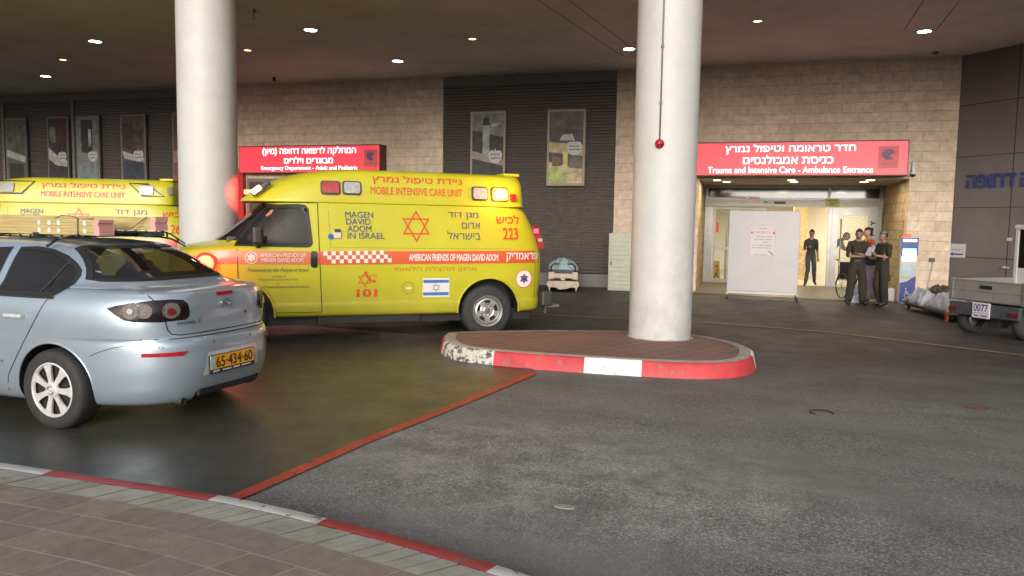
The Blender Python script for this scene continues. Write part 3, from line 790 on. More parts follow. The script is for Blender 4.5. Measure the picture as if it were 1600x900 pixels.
# ---- posters on the louvres
apple = [(0.0, -.5), (.2, -.47), (.42, -.25), (.5, .05), (.42, .3), (.22, .38), (.05, .30), (.02, .47), (-.05, .46), (-.04, .30), (-.22, .38), (-.42, .3), (-.5, .05), (-.42, -.25), (-.2, -.47)]
pc = {}
def pm(c):
    k = 'poster_%02d_%02d_%02d' % tuple(int(v*99) for v in c)
    if k not in M: M[k] = mat(k, c, .55, var=.5, vs=4.5)
    return k
def poster(x0, x1, z0, z1, label, fields, logo=True, frame='trim'):
    t = empty('framed_poster', label, 'poster', ((x0+x1)/2, FY-.06, z0), 0, 'framed posters on the louvred walls')
    w = x1-x0; h = z1-z0
    bm = NB(); box(bm, -w/2, w/2, -.03, .05, 0, h); obj('frame', bm, frame, t)
    k = .06*w
    L, Rr, B, T = -w/2+k, w/2-k, k, h-k
    bg_ = fields[0][1]
    bm = NB(); box(bm, L, Rr, -.036, -.029, B, T); obj('picture', bm, pm(bg_), t)
    for i, (pts, c) in enumerate(fields[1:]):
        qs = [[(L+(Rr-L)*a, B+(T-B)*b) for a, b in pts]]
        wall_patch('picture_area', qs, -.0365-.0012*i, pm(c), t, .001)
    if logo:
        wall_patch('apple_emblem', [[(w*.22+a*w*.40, h*.50+b*w*.40) for a, b in apple]], -.046, 'paper', t, .003)
        wall_patch('emblem_writing', stroke([(w*.08, h*.515), (w*.35, h*.515)], .03)+stroke([(w*.08, h*.475), (w*.16, h*.465), (w*.24, h*.48), (w*.36, h*.468)], .035), -.0502, 'paper_ink', t, .001)
dk = (.035, .033, .032); gy = (.16, .165, .16); be = (.30, .25, .16); wh = (.34, .34, .32); br = (.13, .08, .05)
poster(-7.36, -6.34, 2.30, 4.72, 'framed poster of a white machine, the nearer ambulance hiding its foot', [(0, dk), ([(0, .8), (1, .72), (1, 1), (0, 1)], gy), ([(.34, .53), (.56, .5), (.56, .86), (.34, .86)], (.30, .30, .32)), ([(.34, .86), (.56, .86), (.54, .96), (.36, .95)], dk), ([(.62, .84), (.95, .86), (.95, .9), (.62, .88)], wh), ([(0, .47), (1, .38), (1, .46), (0, .56)], (.28, .24, .2)), ([(0, .12), (.3, .22), (1, .3), (1, 0), (0, 0)], (.16, .07, .08)), ([(.1, .1), (.5, .06), (.9, .14), (.6, .18), (.2, .2)], (.24, .2, .22))], True, 'beige_frame')
poster(-5.17, -4.12, 2.70, 4.72, 'framed poster of a yellow lit room under a dark one, right of the nearer ambulance', [(0, (.055, .05, .055)), ([(0, .78), (1, .74), (1, 1), (0, 1)], (.10, .08, .075)), ([(.30, .60), (.75, .60), (.68, .69), (.40, .68)], (.34, .36, .40)), ([(0, .44), (1, .38), (1, .54), (0, .58)], (.38, .31, .16)), ([(0, 0), (1, 0), (1, .22), (.55, .24), (0, .30)], (.42, .36, .2)), ([(.42, .2), (.56, .2), (.56, .44), (.42, .44)], (.5, .42, .14)), ([(.1, .24), (.36, .24), (.36, .36), (.1, .38)], br), ([(.6, .22), (1, .2), (1, .36), (.6, .38)], (.12, .10, .09)), ([(0, .02), (.5, .02), (.45, .14), (0, .22)], (.33, .38, .12))], True, 'beige_frame')
far = [(-24.1, -23.2, 'grey framed poster furthest along the louvred wall beyond the far ambulance', [(0, (.09, .10, .08)), ([(0, .5), (1, .42), (1, .5), (0, .6)], wh), ([(.1, .18), (.9, .16), (.9, .4), (.1, .42)], dk)]),
       (-22.3, -21.42, 'framed poster with a pale sleeve across a dark ground on the louvred wall', [(0, dk), ([(0, .62), (.5, .5), (1, .44), (1, .36), (.4, .38), (0, .46)], wh), ([(.1, .7), (.4, .68), (.4, .88), (.05, .9)], gy), ([(.5, .66), (1, .68), (1, 1), (.5, 1)], (.06, .025, .03))]),
       (-21.1, -20.15, 'framed poster with a pale lower half just past the wall divider', [(0, (.17, .18, .19)), ([(.2, .55), (.75, .52), (.75, .97), (.2, .97)], dk), ([(.55, .62), (.68, .62), (.68, .85), (.55, .85)], wh), ([(0, 0), (1, 0), (1, .22), (0, .3)], (.12, .19, .22))]),
       (-19.3, -18.32, 'framed poster with a dark blue screen low down behind the far ambulance', [(0, (.09, .06, .055)), ([(.05, .6), (.5, .56), (.5, .9), (.05, .92)], dk), ([(.1, .46), (1, .40), (1, .46), (0, .56)], wh), ([(.05, .2), (.95, .2), (.95, .42), (.05, .42)], (.03, .035, .06)), ([(.5, .75), (.95, .7), (.95, .8), (.5, .84)], dk)]),
       (-17.3, -16.3, 'framed poster partly hidden by the column between the ambulances', [(0, (.10, .06, .05)), ([(0, .4), (1, .36), (1, .5), (0, .55)], (.3, .15, .12)), ([(0, .1), (1, .1), (1, .24), (0, .24)], (.3, .04, .03))])]
for x0, x1, lab, fl_ in far: poster(x0, x1, 2.35, 4.93, lab, fl_, lab.find('screen') > 0 or lab.find('lower') > 0 or lab.find('sleeve') > 0)
poster(-26.0, -24.62, 2.35, 4.93, 'framed poster cut off at the edge of the picture beyond the far ambulance', [(0, gy), ([(0, 0), (1, 0), (1, .5), (0, .6)], wh)], False)

# ---- signs
def lightbox(name, label, x0, x1, y0, y1, z0, z1, lines, logo, frame_w=.06):
    t = empty(name, label, 'sign', (x0, y0, z0)); w = x1-x0; h = z1-z0
    bm = NB(); box(bm, 0, w, .004, y1-y0, 0, h); obj('casing', bm, 'sign_frame', t)
    bm = NB(); box(bm, frame_w*.4, w-frame_w*.4, -.004, .0035, frame_w*.4, h-frame_w*.5); obj('lit_face', bm, 'sign_red', t)
    for (s, cx, zz, ww, hh, heb) in lines: wall_text('sign_text', s, cx, -.005, zz, ww, hh, 'sign_white', t, heb, (.012 if heb else .006), .006)
    lx, lz, s = logo
    wall_patch('logo_square', [[(lx-s*.62, lz-s*.8), (lx+s*.62, lz-s*.8), (lx+s*.62, lz+s*.62), (lx-s*.62, lz+s*.62)]], -.0045, 'logo_pink', t, .002)
    pts = [(lx+s*.40*math.cos(R(a)), lz+.08*s+s*.36*math.sin(R(a))) for a in range(20, 340, 20)] + [(lx+.05*s, lz-.04*s), (lx+.18*s, lz+.12*s)]
    wall_patch('logo_mark', [pts], -.0068, 'logo_purple', t, .002)
    wall_text('logo_text', 'סורוקה'[::-1], lx, -.0068, lz-s*.62, s*.8, s*.16, 'logo_purple', t, False, .01, .002)
    return t
s1 = lightbox('entrance_sign', 'long red lit sign above the ambulance entrance, Trauma and Intensive Care in white', -2.0, 3.60, 19.95, 20.36, 2.93, 3.76,
     [('חדר טראומה וטיפול נמרץ', 2.965, .525, 2.98, .24, True), ('כניסת אמבולנסים', 2.94, .285, 2.07, .21, True), ('Trauma and Intensive Care - Ambulance Entrance', 2.965, .065, 3.78, .155, False)], (5.17, .46, .36))
s2 = lightbox('department_sign', 'red lit Emergency Department sign on the stone wall above the nearer ambulance', -14.62, -9.95, 19.95, 20.36, 3.04, 3.84,
     [('המחלקה לרפואה דחופה (מיון)', 2.37, .50, 3.09, .25, True), ('מבוגרים וילדים', 2.37, .27, 1.61, .20, True), ('Emergency Department - Adult and Pediatric', 2.37, .055, 3.18, .15, False)], (4.38, .44, .34))
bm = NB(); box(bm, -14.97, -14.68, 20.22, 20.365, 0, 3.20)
M['red_post'] = mat('red_post', (.5, .02, .02), .4); tag(obj('red_post', bm, 'red_post'), 'narrow red vertical strip on the wall right of the column between the ambulances', 'post')  # red lamp light on the wall edge, put into the strip's colour
# dark shutter under the emergency sign
ds = empty('dark_entrance', 'dark timber coloured entrance below the emergency department sign', 'door', (-14.6, 20.3, 0))
bm = NB(); box(bm, .0, 4.6, .03, .06, 0, 2.9); obj('door_leaf', bm, mat('dark_wood', (.08, .05, .035), .5, var=.3), ds)
bm = NB(); box(bm, 0, .1, 0, .03, 0, 2.9); box(bm, 4.5, 4.6, 0, .03, 0, 2.9); box(bm, .1, 4.5, 0, .03, 2.8, 2.9); obj('frame', bm, 'trim', ds)

# ================================================================== ENTRANCE
bm = NB(); box(bm, DX0, DX1, FY+.002, 24.2, 2.88, 2.94); sof = obj('entrance_soffit', bm, 'soffit', kind='structure')
flat('entrance_floor', [(-3.2, 19.95), (2.0, 19.2), (3.3, 19.3), (4.5, 19.9), (DX1-.001, FY), (DX1-.001, 23.8), (DX0+.001, 23.8), (DX0+.001, FY)], .012, 'entry_floor')
for i, (x, y) in enumerate([(-.72, 20.75), (-.50, 21.5), (1.10, 20.75), (1.20, 21.5), (2.92, 20.75), (2.88, 21.5)]):
    lab = ['front', 'rear'][i % 2]+' of the two small square lights '+['at the left end', 'in the middle', 'at the right end'][i//2]+' of the entrance soffit'
    t = empty('soffit_light', lab, 'ceiling light', (x, y, 2.88), 0, 'small square lights under the entrance sign')
    bm = NB(); box(bm, -.12, .12, -.12, .12, -.012, 0); obj('frame', bm, 'white_metal', t)
    bm = NB(); box(bm, -.09, .09, -.09, .09, -.016, -.0125); obj('lens', bm, 'lamp_warm', t)
for x in (-.6, 1.15, 2.9): light('soffit_lamp', 'AREA', (x, 21.1, 2.84), 22, (1, .80, .52), .3, (x, 21.0, 0))
# interior hall
hall = empty('entrance_hall', 'bright cream hallway seen through the open entrance doors', 'hallway', (0, 0, 0)); hall['kind'] = 'structure'
bm = NB(); box(bm, -1.6, -1.5, 24.2, 31, 0, 2.9); box(bm, 4.9, 5.0, 24.2, 31, 0, 2.9); box(bm, -1.6, 5.0, 31, 31.1, 0, 2.9)
box(bm, 1.98, 4.9, 27.4, 27.5, 0, 2.9); obj('hall_wall', bm, 'inner_wall', hall)
bm = NB(); box(bm, -1.6, 5.0, 24.0, 31.1, 2.9, 3.0); obj('hall_ceiling', bm, 'inner_wall', hall)
flat('hall_floor', [(-1.6, 23.8), (5, 23.8), (5, 31), (-1.6, 31)], .008, 'inner_floor', parent=hall)
bm = NB(); box(bm, 1.55, 1.95, 26.6, 27.45, 0, 2.9); M['hall_stone'] = mat('hall_stone', (.52, .38, .2), .8, var=.3, vs=8); obj('hall_pier', bm, 'hall_stone', hall)
for i, (x, y) in enumerate([(.8, 25.4), (.8, 27.6), (3.3, 25.6)]):
    t = empty('hall_ceiling_light', ['long bright ceiling panel just inside the open doors', 'long bright ceiling panel deeper in the hallway', 'bright ceiling panel behind the fixed glass door'][i], 'ceiling light', (x, y, 2.895))
    bm = NB(); box(bm, -.75, .75, -.18, .18, -.03, 0); obj('frame', bm, 'white_metal', t)
    bm = NB(); box(bm, -.7, .7, -.14, .14, -.036, -.031); obj('diffuser', bm, 'lamp_warm', t)
    light('hall_lamp', 'AREA', (x, y, 2.84), 42, (1, .86, .62), 1.3, (x, y, 0), sy=.3)
# door set
DY = 23.86
ad = empty('sliding_door', 'automatic aluminium and glass entrance door standing half open under the transom windows', 'door', (0, 0, 0))
bm = NB()
box(bm, DX0+.01, DX0+.24, DY-.05, DY+.1, 0, 2.28); box(bm, DX1-.14, DX1-.01, DY-.05, DY+.1, 0, 2.28)
box(bm, DX0+.01, DX1-.01, DY-.06, DY+.1, 2.48, 2.54); box(bm, DX0+.01, DX1-.01, DY-.05, DY+.1, 2.82, 2.875)
for x in (DX0+.01, 2.26, DX1-.10): box(bm, x, x+.08, DY-.055, DY+.1, 2.54, 2.82)
obj('frame', bm, 'alu', ad)
bm = NB(); box(bm, DX0+.01, 2.38, DY-.16, DY-.06, 2.28, 2.475, bev=.008); box(bm, 2.382, DX1-.01, DY-.13, DY-.06, 2.28, 2.475, bev=.008); obj('header', bm, 'white_metal', ad)
bm = NB(); box(bm, DX0+.09, 2.26, DY+.0, DY+.02, 2.54, 2.82); box(bm, 2.34, DX1-.1, DY+.0, DY+.02, 2.54, 2.82); obj('transom_glass', bm, 'transom_glass', ad)
M['streak'] = emit('streak', (.95, 1, .97), 2.0)
bm = NB()
for x in (.12, .86, 1.62): box(bm, x, x+.035, DY+.03, DY+.05, 2.56, 2.80)
bm.free()
bm = NB(); box(bm, .80, 1.12, DY-.175, DY-.16, 2.36, 2.43); obj('sensor', bm, 'black', ad)
bm = NB(); box(bm, .52, .62, DY-.17, DY-.16, 2.39, 2.43); obj('switch', bm, 'dark_metal', ad)
wall_text('header_text', 'עצור כניסה', .0, DY-.062, 2.495, .80, .085, 'red_ink', ad, True, .03, .004)
# fixed left leaf, sliding leaf
for nm, x0, x1, y in (('glass_leaf', DX0+.26, DX0+.86, DY), ('glass_leaf', DX0+.62, DX0+1.75, DY+.08)):
    bm = NB(); w = .055
    box(bm, x0, x0+w, y, y+.04, 0.02, 2.27); box(bm, x1-w, x1, y, y+.04, .02, 2.27); box(bm, x0+w, x1-w, y, y+.04, .02, .12); box(bm, x0+w, x1-w, y, y+.04, 2.2, 2.27); box(bm, x0+w, x1-w, y, y+.04, .98, 1.08)
    lf = obj(nm, bm, 'white_metal', ad)
    bm = NB(); box(bm, x0+w, x1-w, y+.015, y+.025, .12, .98); box(bm, x0+w, x1-w, y+.015, y+.025, 1.08, 2.2); obj('pane', bm, 'door_glass', lf)
    bm = NB(); box(bm, x0+w+.03, x0+w+.10, y+.008, y+.014, 1.5, 1.8); obj('sticker', bm, 'red_ink', lf)
# right hinged/fixed leaf
bm = NB(); box(bm, 2.30, 2.40, DY-.1, DY-.02, .0, 2.27); box(bm, 2.405, 2.56, DY-.09, DY-.03, 0, 2.27); box(bm, 3.36, 3.57, DY-.07, DY, 0, 2.27); box(bm, 2.56, 3.36, DY-.07, DY, 2.06, 2.27)
rl = obj('door_post', bm, 'alu', ad)
bm = NB(); box(bm, 2.56, 3.36, DY-.04, DY-.03, .02, 2.06); obj('pane', bm, 'door_glass', rl)
bm = NB()
for z in (1.84, 1.50):
    for a in (90, 210, 330):
        box(bm, -.02, .02, -.002, .0, .0, .07, mtx=Matrix.Translation((3.46, DY-.0725, z)) @ Matrix.Rotation(R(a), 4, 'Y'))
obj('sticker', bm, 'black', rl)
bm = NB(); path(bm, [(2.64, DY-.12, .2), (2.64, DY-.12, 1.95)], .018); box(bm, 2.62, 2.66, DY-.12, DY-.04, .25, .28); box(bm, 2.62, 2.66, DY-.12, DY-.04, 1.85, 1.88); obj('pull_bar', bm, 'alu', rl)
es = empty('exit_sign', 'small green lit exit sign hanging in the open doorway', 'sign', (2.02, 24.1, 2.30))
bm = NB(); box(bm, -.2, .2, -.02, .02, 0, .09); obj('casing', bm, 'white_metal', es); wall_patch('exit_symbol', [[(-.17, .015), (.17, .015), (.17, .075), (-.17, .075)]], -.021, 'green_sign', es)
ys = empty('door_notice', 'small yellow green notice stuck on the door header above the post', 'sign', (2.38, DY-.165, 2.30))
M['lime_paper'] = mat('lime_paper', (.40, .48, .10), .7)
bm = NB(); box(bm, -.18, .18, -.006, 0, 0, .22); obj('notice_sheet', bm, 'lime_paper', ys)
wall_patch('notice_text', stroke([(-.13, .16), (.13, .16)], .035)+stroke([(-.08, .10), (.1, .10)], .03)+stroke([(-.09, .05), (.07, .05)], .03), -.008, 'decal_dark', ys, .001)
wf = empty('wet_floor_sign', 'yellow folding wet floor sign inside the fixed glass leaf', 'sign', (-.78, 24.25, 0.01))
bm = NB(); prism(bm, [(-.14, 0), (.14, 0), (.10, .62), (-.10, .62)], .015, at_xz(0, -.05, 0) @ Matrix.Rotation(R(-7), 4, 'X')); prism(bm, [(-.14, 0), (.14, 0), (.10, .62), (-.10, .62)], .015, at_xz(0, .14, 0) @ Matrix.Rotation(R(9), 4, 'X')); obj('board', bm, 'yellow_sign', wf)
wall_patch('pictogram', stroke([(-.05, .1), (.02, .25), (.06, .4)], .03)+stroke([(.02, .25), (.07, .12)], .03)+[ngon(.03, .47, .03, 12)], -.075, 'black', wf, .001)
# security camera by the sign
cc = empty('security_camera', 'small white camera on the stone wall right of the long red sign', 'security camera', (3.78, 20.30, 2.98))
bm = NB(); lathe(bm, [(0, -.06), (.04, -.055), (.055, -.03), (.055, 0), (.0, .0)], 'Z', 16); obj('dome', bm, 'black_gloss', cc)
bm = NB(); box(bm, -.06, .06, -.06, .06, 0, .05, bev=.01); box(bm, -.03, .03, .0, .07, .05, .30, bev=.005); obj('mount', bm, 'white_metal', cc)

# ================================================================== CEILING FITTINGS
dl = [(-14.52, 14.57, 1, 'at the far left of the ceiling, the brighter of the left pair'), (-19.54, 17.79, 1, 'furthest left and deepest under the canopy'), (-9.0, 14.77, 1, 'above the nearer ambulance, closest to the column'), (-8.53, 18.06, 1, 'above the nearer ambulance, close to the louvred wall'),
      (-2.69, 17.99, 1, 'just left of the front column'), (3.35, 17.72, 1, 'large and bright over the entrance side'), (-17.04, 16.05, 0, 'small and yellow between the two left white lights'), (-11.55, 16.15, 0, 'small and yellow right of the column between the ambulances'), (-5.89, 16.28, 0, 'small and yellow above the two posters'), (.09, 16.15, 0, 'small and yellow right of the front column')]
for x, y, w, lab in dl:
    t = empty('downlight', 'recessed round downlight '+lab, 'ceiling light', (x, y, CH), 0, 'round downlights in the dark canopy ceiling')
    r = .13 if w else .085
    bm = NB(); lathe(bm, [(r*1.35, 0), (r*1.35, -.012), (r*1.02, -.016), (r*1.0, -.002)], n=28); obj('ring', bm, 'lamp_ring', t)
    bm = NB(); b = poly_verts(ngon(0, 0, r*.99, 24)); put(bm, b, Matrix.Translation((0, 0, -.008))); obj('bulb', bm, 'lamp_white' if w else 'lamp_yellow', t)
    light('downlight_lamp', 'SPOT', (x, y, CH-.04), 110 if w else 35, (.95, 1, .97) if w else (1, .75, .4), .1, (x, y, 0), 120)
t = empty('ceiling_camera', 'small white bullet camera hanging from the canopy above the nearer ambulance', 'security camera', (-9.22, 13.12, CH))
bm = NB(); tube(bm, (0, 0, 0), (0, 0, -.10), .03); obj('mount', bm, 'trim', t)
bm = NB(); tube(bm, (-.08, .1, -.13), (.14, -.14, -.17), .045, n=16); tube(bm, (.14, -.14, -.17), (.17, -.17, -.175), .05, .05, n=16); obj('body', bm, 'white_metal', t)
t = empty('sprinkler', 'tiny dark sprinkler in the ceiling above the emergency sign', 'sprinkler', (-13.01, 19.4, CH))
bm = NB(); tube(bm, (0, 0, 0), (0, 0, -.06), .05, .03); tube(bm, (0, 0, -.06), (0, 0, -.09), .06, .06, n=12); obj('head', bm, 'black', t)
t = empty('smoke_detector', 'small grey dome on the ceiling where the stone wall meets the grey wall', 'smoke detector', (4.0, 19.8, CH))
bm = NB(); lathe(bm, [(.0, -.06), (.05, -.055), (.07, -.02), (.075, 0)], n=20); obj('housing', bm, 'trim', t)

# ================================================================== AMBULANCES
def van_wheel(parent, x, y, side, double=False):
    """side -1: outer face looks towards -Y"""
    t = empty('wheel', '', '', (x, y, .385)); del t['label']; del t['category']; t.parent = parent
    s = side
    bm = NB(); w = .235
    prof = [(.222, 0), (.235, .012*1), (.30, -.006), (.355, .012), (.380, .045), (.385, .08), (.385, w-.08), (.380, w-.045), (.355, w-.012), (.30, w+.006), (.235, w), (.222, w)]
    lathe(bm, [(r, -s*(h)*-1*1) if False else (r, -s*h) for r, h in prof], 'Y', 56); obj('tyre', bm, 'rubber', t, smooth=60)
    bm = NB(); lathe(bm, [(.228, -s*.0), (.224, -s*-.006), (.214, -s*.002), (.205, -s*.030), (.200, -s*.10)], 'Y', 56)
    lathe(bm, [(.200, -s*.055), (.186, -s*.028), (.168, -s*.018), (.158, -s*.020)], 'Y', 56)
    lathe(bm, [(.110, -s*.032), (.100, -s*.026), (.088, -s*.030), (.074, -s*.050), (.0, -s*.052)], 'Y', 40)
    for k in range(5):      # broad webs between the five oval openings
        a0 = R(90+36+72*k)
        pts = [(.106*math.cos(a0-.34), .106*math.sin(a0-.34)), (.16*math.cos(a0-.27), .16*math.sin(a0-.27)), (.162*math.cos(a0+.27), .162*math.sin(a0+.27)), (.106*math.cos(a0+.34), .106*math.sin(a0+.34))]
        F = Matrix.Translation((0, -s*.020, 0)) @ (XZ if s < 0 else XZ)
        prism(bm, pts, -.016 if s < 0 else .016, F)
    obj('rim', bm, 'steel', t, smooth=45)
    bm = NB(); lathe(bm, [(.20, -s*.075), (.0, -s*.075)], 'Y', 40); obj('brake_drum', bm, 'black', t)
    bm = NB(); lathe(bm, [(.052, -s*.050), (.050, -s*.012), (.040, -s*-.002), (.0, -s*-.004)], 'Y', 28)
    for k in range(8):
        a = 2*math.pi*(k+.5)/8; tube(bm, (.074*math.cos(a), -s*.045, .074*math.sin(a)), (.074*math.cos(a), -s*.018, .074*math.sin(a)), .010, .008, n=8)
    obj('hub_cap', bm, 'chrome', t, smooth=40)
    return t
VAN = [  # z, x front, x rear, half width, front exponent, rear exponent
    (.36, -4.26, .80, .93, 5, 9), (.385, -4.30, .86, .975, 5, 9), (.44, -4.32, .885, .995, 5, 9), (.535, -4.32, .89, 1.003, 5, 9), (.560, -4.31, .885, .990, 5, 9), (.62, -4.30, .885, .990, 5, 9),
    (.85, -4.30, .905, .998, 5, 9), (1.10, -4.27, .905, 1.0, 5, 9), (1.22, -4.22, .89, .995, 5, 9), (1.28, -4.10, .88, .985, 5, 9), (1.325, -3.88, .87, .975, 4.5, 9), (1.36, -3.72, .862, .968, 4.5, 9),
    (1.50, -3.53, .82, .945, 4.5, 9), (1.66, -3.34, .755, .92, 4.5, 9), (1.80, -3.18, .68, .895, 4.5, 9), (1.87, -3.09, .625, .88, 4.5, 9), (1.90, -3.04, .595, .87, 4.5, 9), (1.935, -2.95, .55, .82, 4.5, 9)]
TOP = [(1.895, -3.34, .585, .885, 3.6, 14), (1.905, -3.36, .60, .895, 3.6, 14), (1.95, -3.33, .60, .890, 3.6, 14), (2.05, -3.20, .595, .878, 3.6, 14), (2.15, -3.04, .588, .862, 3.4, 14), (2.23, -2.86, .580, .845, 3.2, 14),
       (2.285, -2.68, .57, .825, 3.2, 12), (2.325, -2.48, .55, .795, 3.2, 12), (2.350, -2.28, .52, .75, 3.2, 10), (2.365, -2.1, .46, .68, 3.2, 8), (2.374, -1.9, .3, .5, 3.2, 6)]
def ambulance(label, loc, rz, number, style):
    v = empty('ambulance', label, 'ambulance', loc, rz, 'yellow ambulances parked under the canopy')
    body = obj('body', ring_loft(VAN, 128, 3), ['van_yellow', 'black'], v, smooth=38)
    bv = BVHTree.FromObject(body, bpy.context.evaluated_depsgraph_get()) if False else None
    bm = NB(); bm.from_mesh(body.data); bv = BVHTree.FromBMesh(bm); bm.free()
    D = Drape(bv)
    cuts = []
    for x in (0, -3.43):
        for s in (-1, 1):
            c = NB(); lathe(c, [(0, s*.66), (.465, s*.66), (.465, s*1.2), (0, s*1.2)], 'Y', 48, org=(x, 0, .40))
            cuts.append(c)
    winc = [(-3.42, 1.335), (-3.34, 1.44), (-3.18, 1.64), (-3.06, 1.765), (-3.0, 1.80), (-2.94, 1.812), (-2.65, 1.825), (-2.58, 1.81), (-2.56, 1.78), (-2.515, 1.36), (-2.54, 1.335)]
    if style == 'A':
        c = NB(); prism(c, winc, 2.4, at_xz(0, 1.2, 0)); cuts.append(c)
        c = NB(); F_ = Matrix(((0, 0, 1, -4.2), (1, 0, 0, 0), (0, 1, 0, 0), (0, 0, 0, 1))); prism(c, [(-.80, 1.41), (.80, 1.41), (.77, 1.5), (.69, 1.83), (-.69, 1.83), (-.77, 1.5)], 1.35, F_); cuts.append(c)
    cut(body, cuts); body.data.shade_smooth(); body.data.set_sharp_from_angle(angle=R(38))
    bm = NB()      # flared arch lips
    for x in (0, -3.43):
        pts = []
        for k in range(25):
            a = R(-3+186*k/24); pts.append((x+.472*math.cos(a), .40+.472*math.sin(a)))
        pp = []
        for (a, b) in pts:
            h = bv.ray_cast(Vector((a, -4, max(b, .40))), Vector((0, 1, 0))); y = h[0].y if h[0] else -.97; pp.append((a, y-.002, b))
        path(bm, pp, .018, 8)
    obj('arch_lip', bm, 'van_yellow', v, smooth=60)
    top = obj('raised_roof', ring_loft(TOP, 128, 3), 'van_yellow', v, smooth=38)
    bm = NB(); bm.from_mesh(top.data); tv = BVHTree.FromBMesh(bm); bm.free(); T = Drape(tv)
    bm = NB()      # rear spoiler lip of the raised roof
    box(bm, .30, .55, -.70, .70, 2.345, 2.395, bev=.02); obj('spoiler', bm, 'van_yellow', top, smooth=40)
    # underbody, bumper and step
    bm = NB(); box(bm, -3.9, .7, -.80, .80, .24, .40); box(bm, -2.4, -1.0, -.90, -.6, .26, .37); obj('underbody', bm, 'black', v)
    bm = NB(); box(bm, .84, 1.02, -.97, .97, .44, .66, bev=.03); obj('bumper', bm, 'dark_metal', v)
    bm = NB(); box(bm, .98, 1.20, -.80, .80, .40, .44, bev=.008); box(bm, 1.0, 1.02, -.7, -.6, .3, .42); obj('step', bm, 'alu', v)
    for x, y, s in ((0, -.955, -1), (-3.43, -.955, -1), (0, .955, 1), (-3.43, .955, 1)): van_wheel(v, x, y, -1 if s < 0 else 1)
    bm = NB(); tube(bm, (0, -.7, .385), (0, .7, .385), .06); tube(bm, (0, -.14, .385), (0, .14, .385), .16, .16); obj('axle', bm, 'black', v)
    # glass
    win = [(-3.44, 1.32), (-3.36, 1.43), (-3.2, 1.63), (-3.08, 1.765), (-3.02, 1.81), (-2.94, 1.83), (-2.64, 1.845), (-2.57, 1.835), (-2.54, 1.80), (-2.495, 1.36), (-2.51, 1.33), (-2.54, 1.318)]
    gm = 'cab_glass' if style == 'A' else 'tinted_glass'
    D.do('side_window', quads_bm([win]), gm, v, 'N', .004)
    if style == 'A':
        for y in (-.52, .52):
            bm = NB(); box(bm, -2.80, -2.66, y-.24, y+.24, 1.30, 1.60, bev=.04); box(bm, -2.79, -2.69, y-.13, y+.13, 1.60, 1.76, bev=.04); obj('seat', bm, 'grey_cloth', v)
        bm = NB(); box(bm, -2.60, -2.565, -.80, .80, 1.31, 1.80); obj('partition', bm, 'black', v)
        bm = NB(); lathe(bm, [(.185, -.012), (.20, -.012), (.20, .012), (.185, .012)], 'Z', 28, closed=True); box(bm, -.19, .19, -.02, .02, -.01, .01); bmesh.ops.transform(bm, matrix=Matrix.Translation((-3.16, -.46, 1.40)) @ Matrix.Rotation(R(-62), 4, 'Y'), verts=bm.verts); obj('steering_wheel', bm, 'black', v)
        bm = NB(); box(bm, -3.55, -3.28, -.78, .78, 1.30, 1.43, bev=.03); obj('dashboard', bm, 'dark_metal', v)
    D.do('window_seal', quads_bm(ring_quads(win, -.025)), 'black', v, 'N', .006)
    D.do('windscreen', quads_bm([[(-.86, 1.375), (.86, 1.375), (.82, 1.5), (.74, 1.86), (-.74, 1.86), (-.82, 1.5)]]), gm, v, 'F', .006)
    # doors
    def line(pts, w=.011, nm='door_gap', d=D, m_='gap'): return d.do(nm, quads_bm(stroke(pts, w)), m_, v, 'N', .003)
    line([(-3.42, 1.31), (-3.41, .62)]); line([(-2.40, 1.885), (-2.39, 1.3), (-2.36, .43)]); line([(-3.1, 1.86), (-2.95, 1.885), (-2.40, 1.888)], .008)
    line([(-3.35, .435), (-2.36, .432)], .008); line([(-3.41, .62), (-3.3, .50)], .008)
    D.do('quarter_line', quads_bm(stroke([(-2.26, 1.80), (-2.24, 1.30), (-1.0, 1.29), (.35, 1.29)], .004)), 'decal_dark', v, 'N', .003)
    D.do('door_handle', quads_bm([rrect(-2.505, -2.42, 1.03, 1.25, .035)]), 'black_gloss', v, 'N', .004, thick=.02)
    line([(.735, 1.25), (.745, .45)], .006)
    bm = NB(); tube(bm, (-3.18, -1.03, 1.33), (-3.16, -.93, 1.30), .03); box(bm, -3.24, -3.10, -1.14, -1.02, 1.33, 1.56, bev=.04); obj('mirror', bm, 'black', v)
    bm = NB(); box(bm, -3.30, -3.16, -1.005, -.965, 1.305, 1.35); bm.free()
    # body side artwork
    faded = 'van_orange_faded'
    D.do('stripe', quads_bm([[(-4.05, 1.08), (-2.40, 1.065), (-2.40, 1.245), (-4.0, 1.255)]]), faded, v, 'N', .003)
    D.do('stripe', quads_bm([[(-2.40, 1.065), (.875, 1.085), (.872, 1.265), (-2.40, 1.245)]]), 'van_orange', v, 'N', .003)
    qs = []
    for r_ in range(3):
        for c_ in range(18):
            if (c_+r_) % 2 == 0:
                x = -2.34+c_*.054+(.0 if r_ == 0 else 0); 
                if c_ < r_ or c_ > 17-(2-r_): continue
                z = 1.19-r_*.054+.002*c_*.5
                qs.append([(x, z), (x+.054, z), (x+.054, z+.054), (x, z+.054)])
    D.do('checker', quads_bm(qs), 'decal_white', v, 'N', .006)
    def txt(s, x0, x1, z, h, m_, heb=False, bold=.0, d=D, nm='lettering', shear=0): return d.do(nm, move(text_bm(s, x1-x0, h, bold, 'L', heb, shear), x0, z), m_, v, 'N', .007, grid=.2)
    def move(b, x, z): bmesh.ops.translate(b, vec=(x, z, 0), verts=b.verts); return b
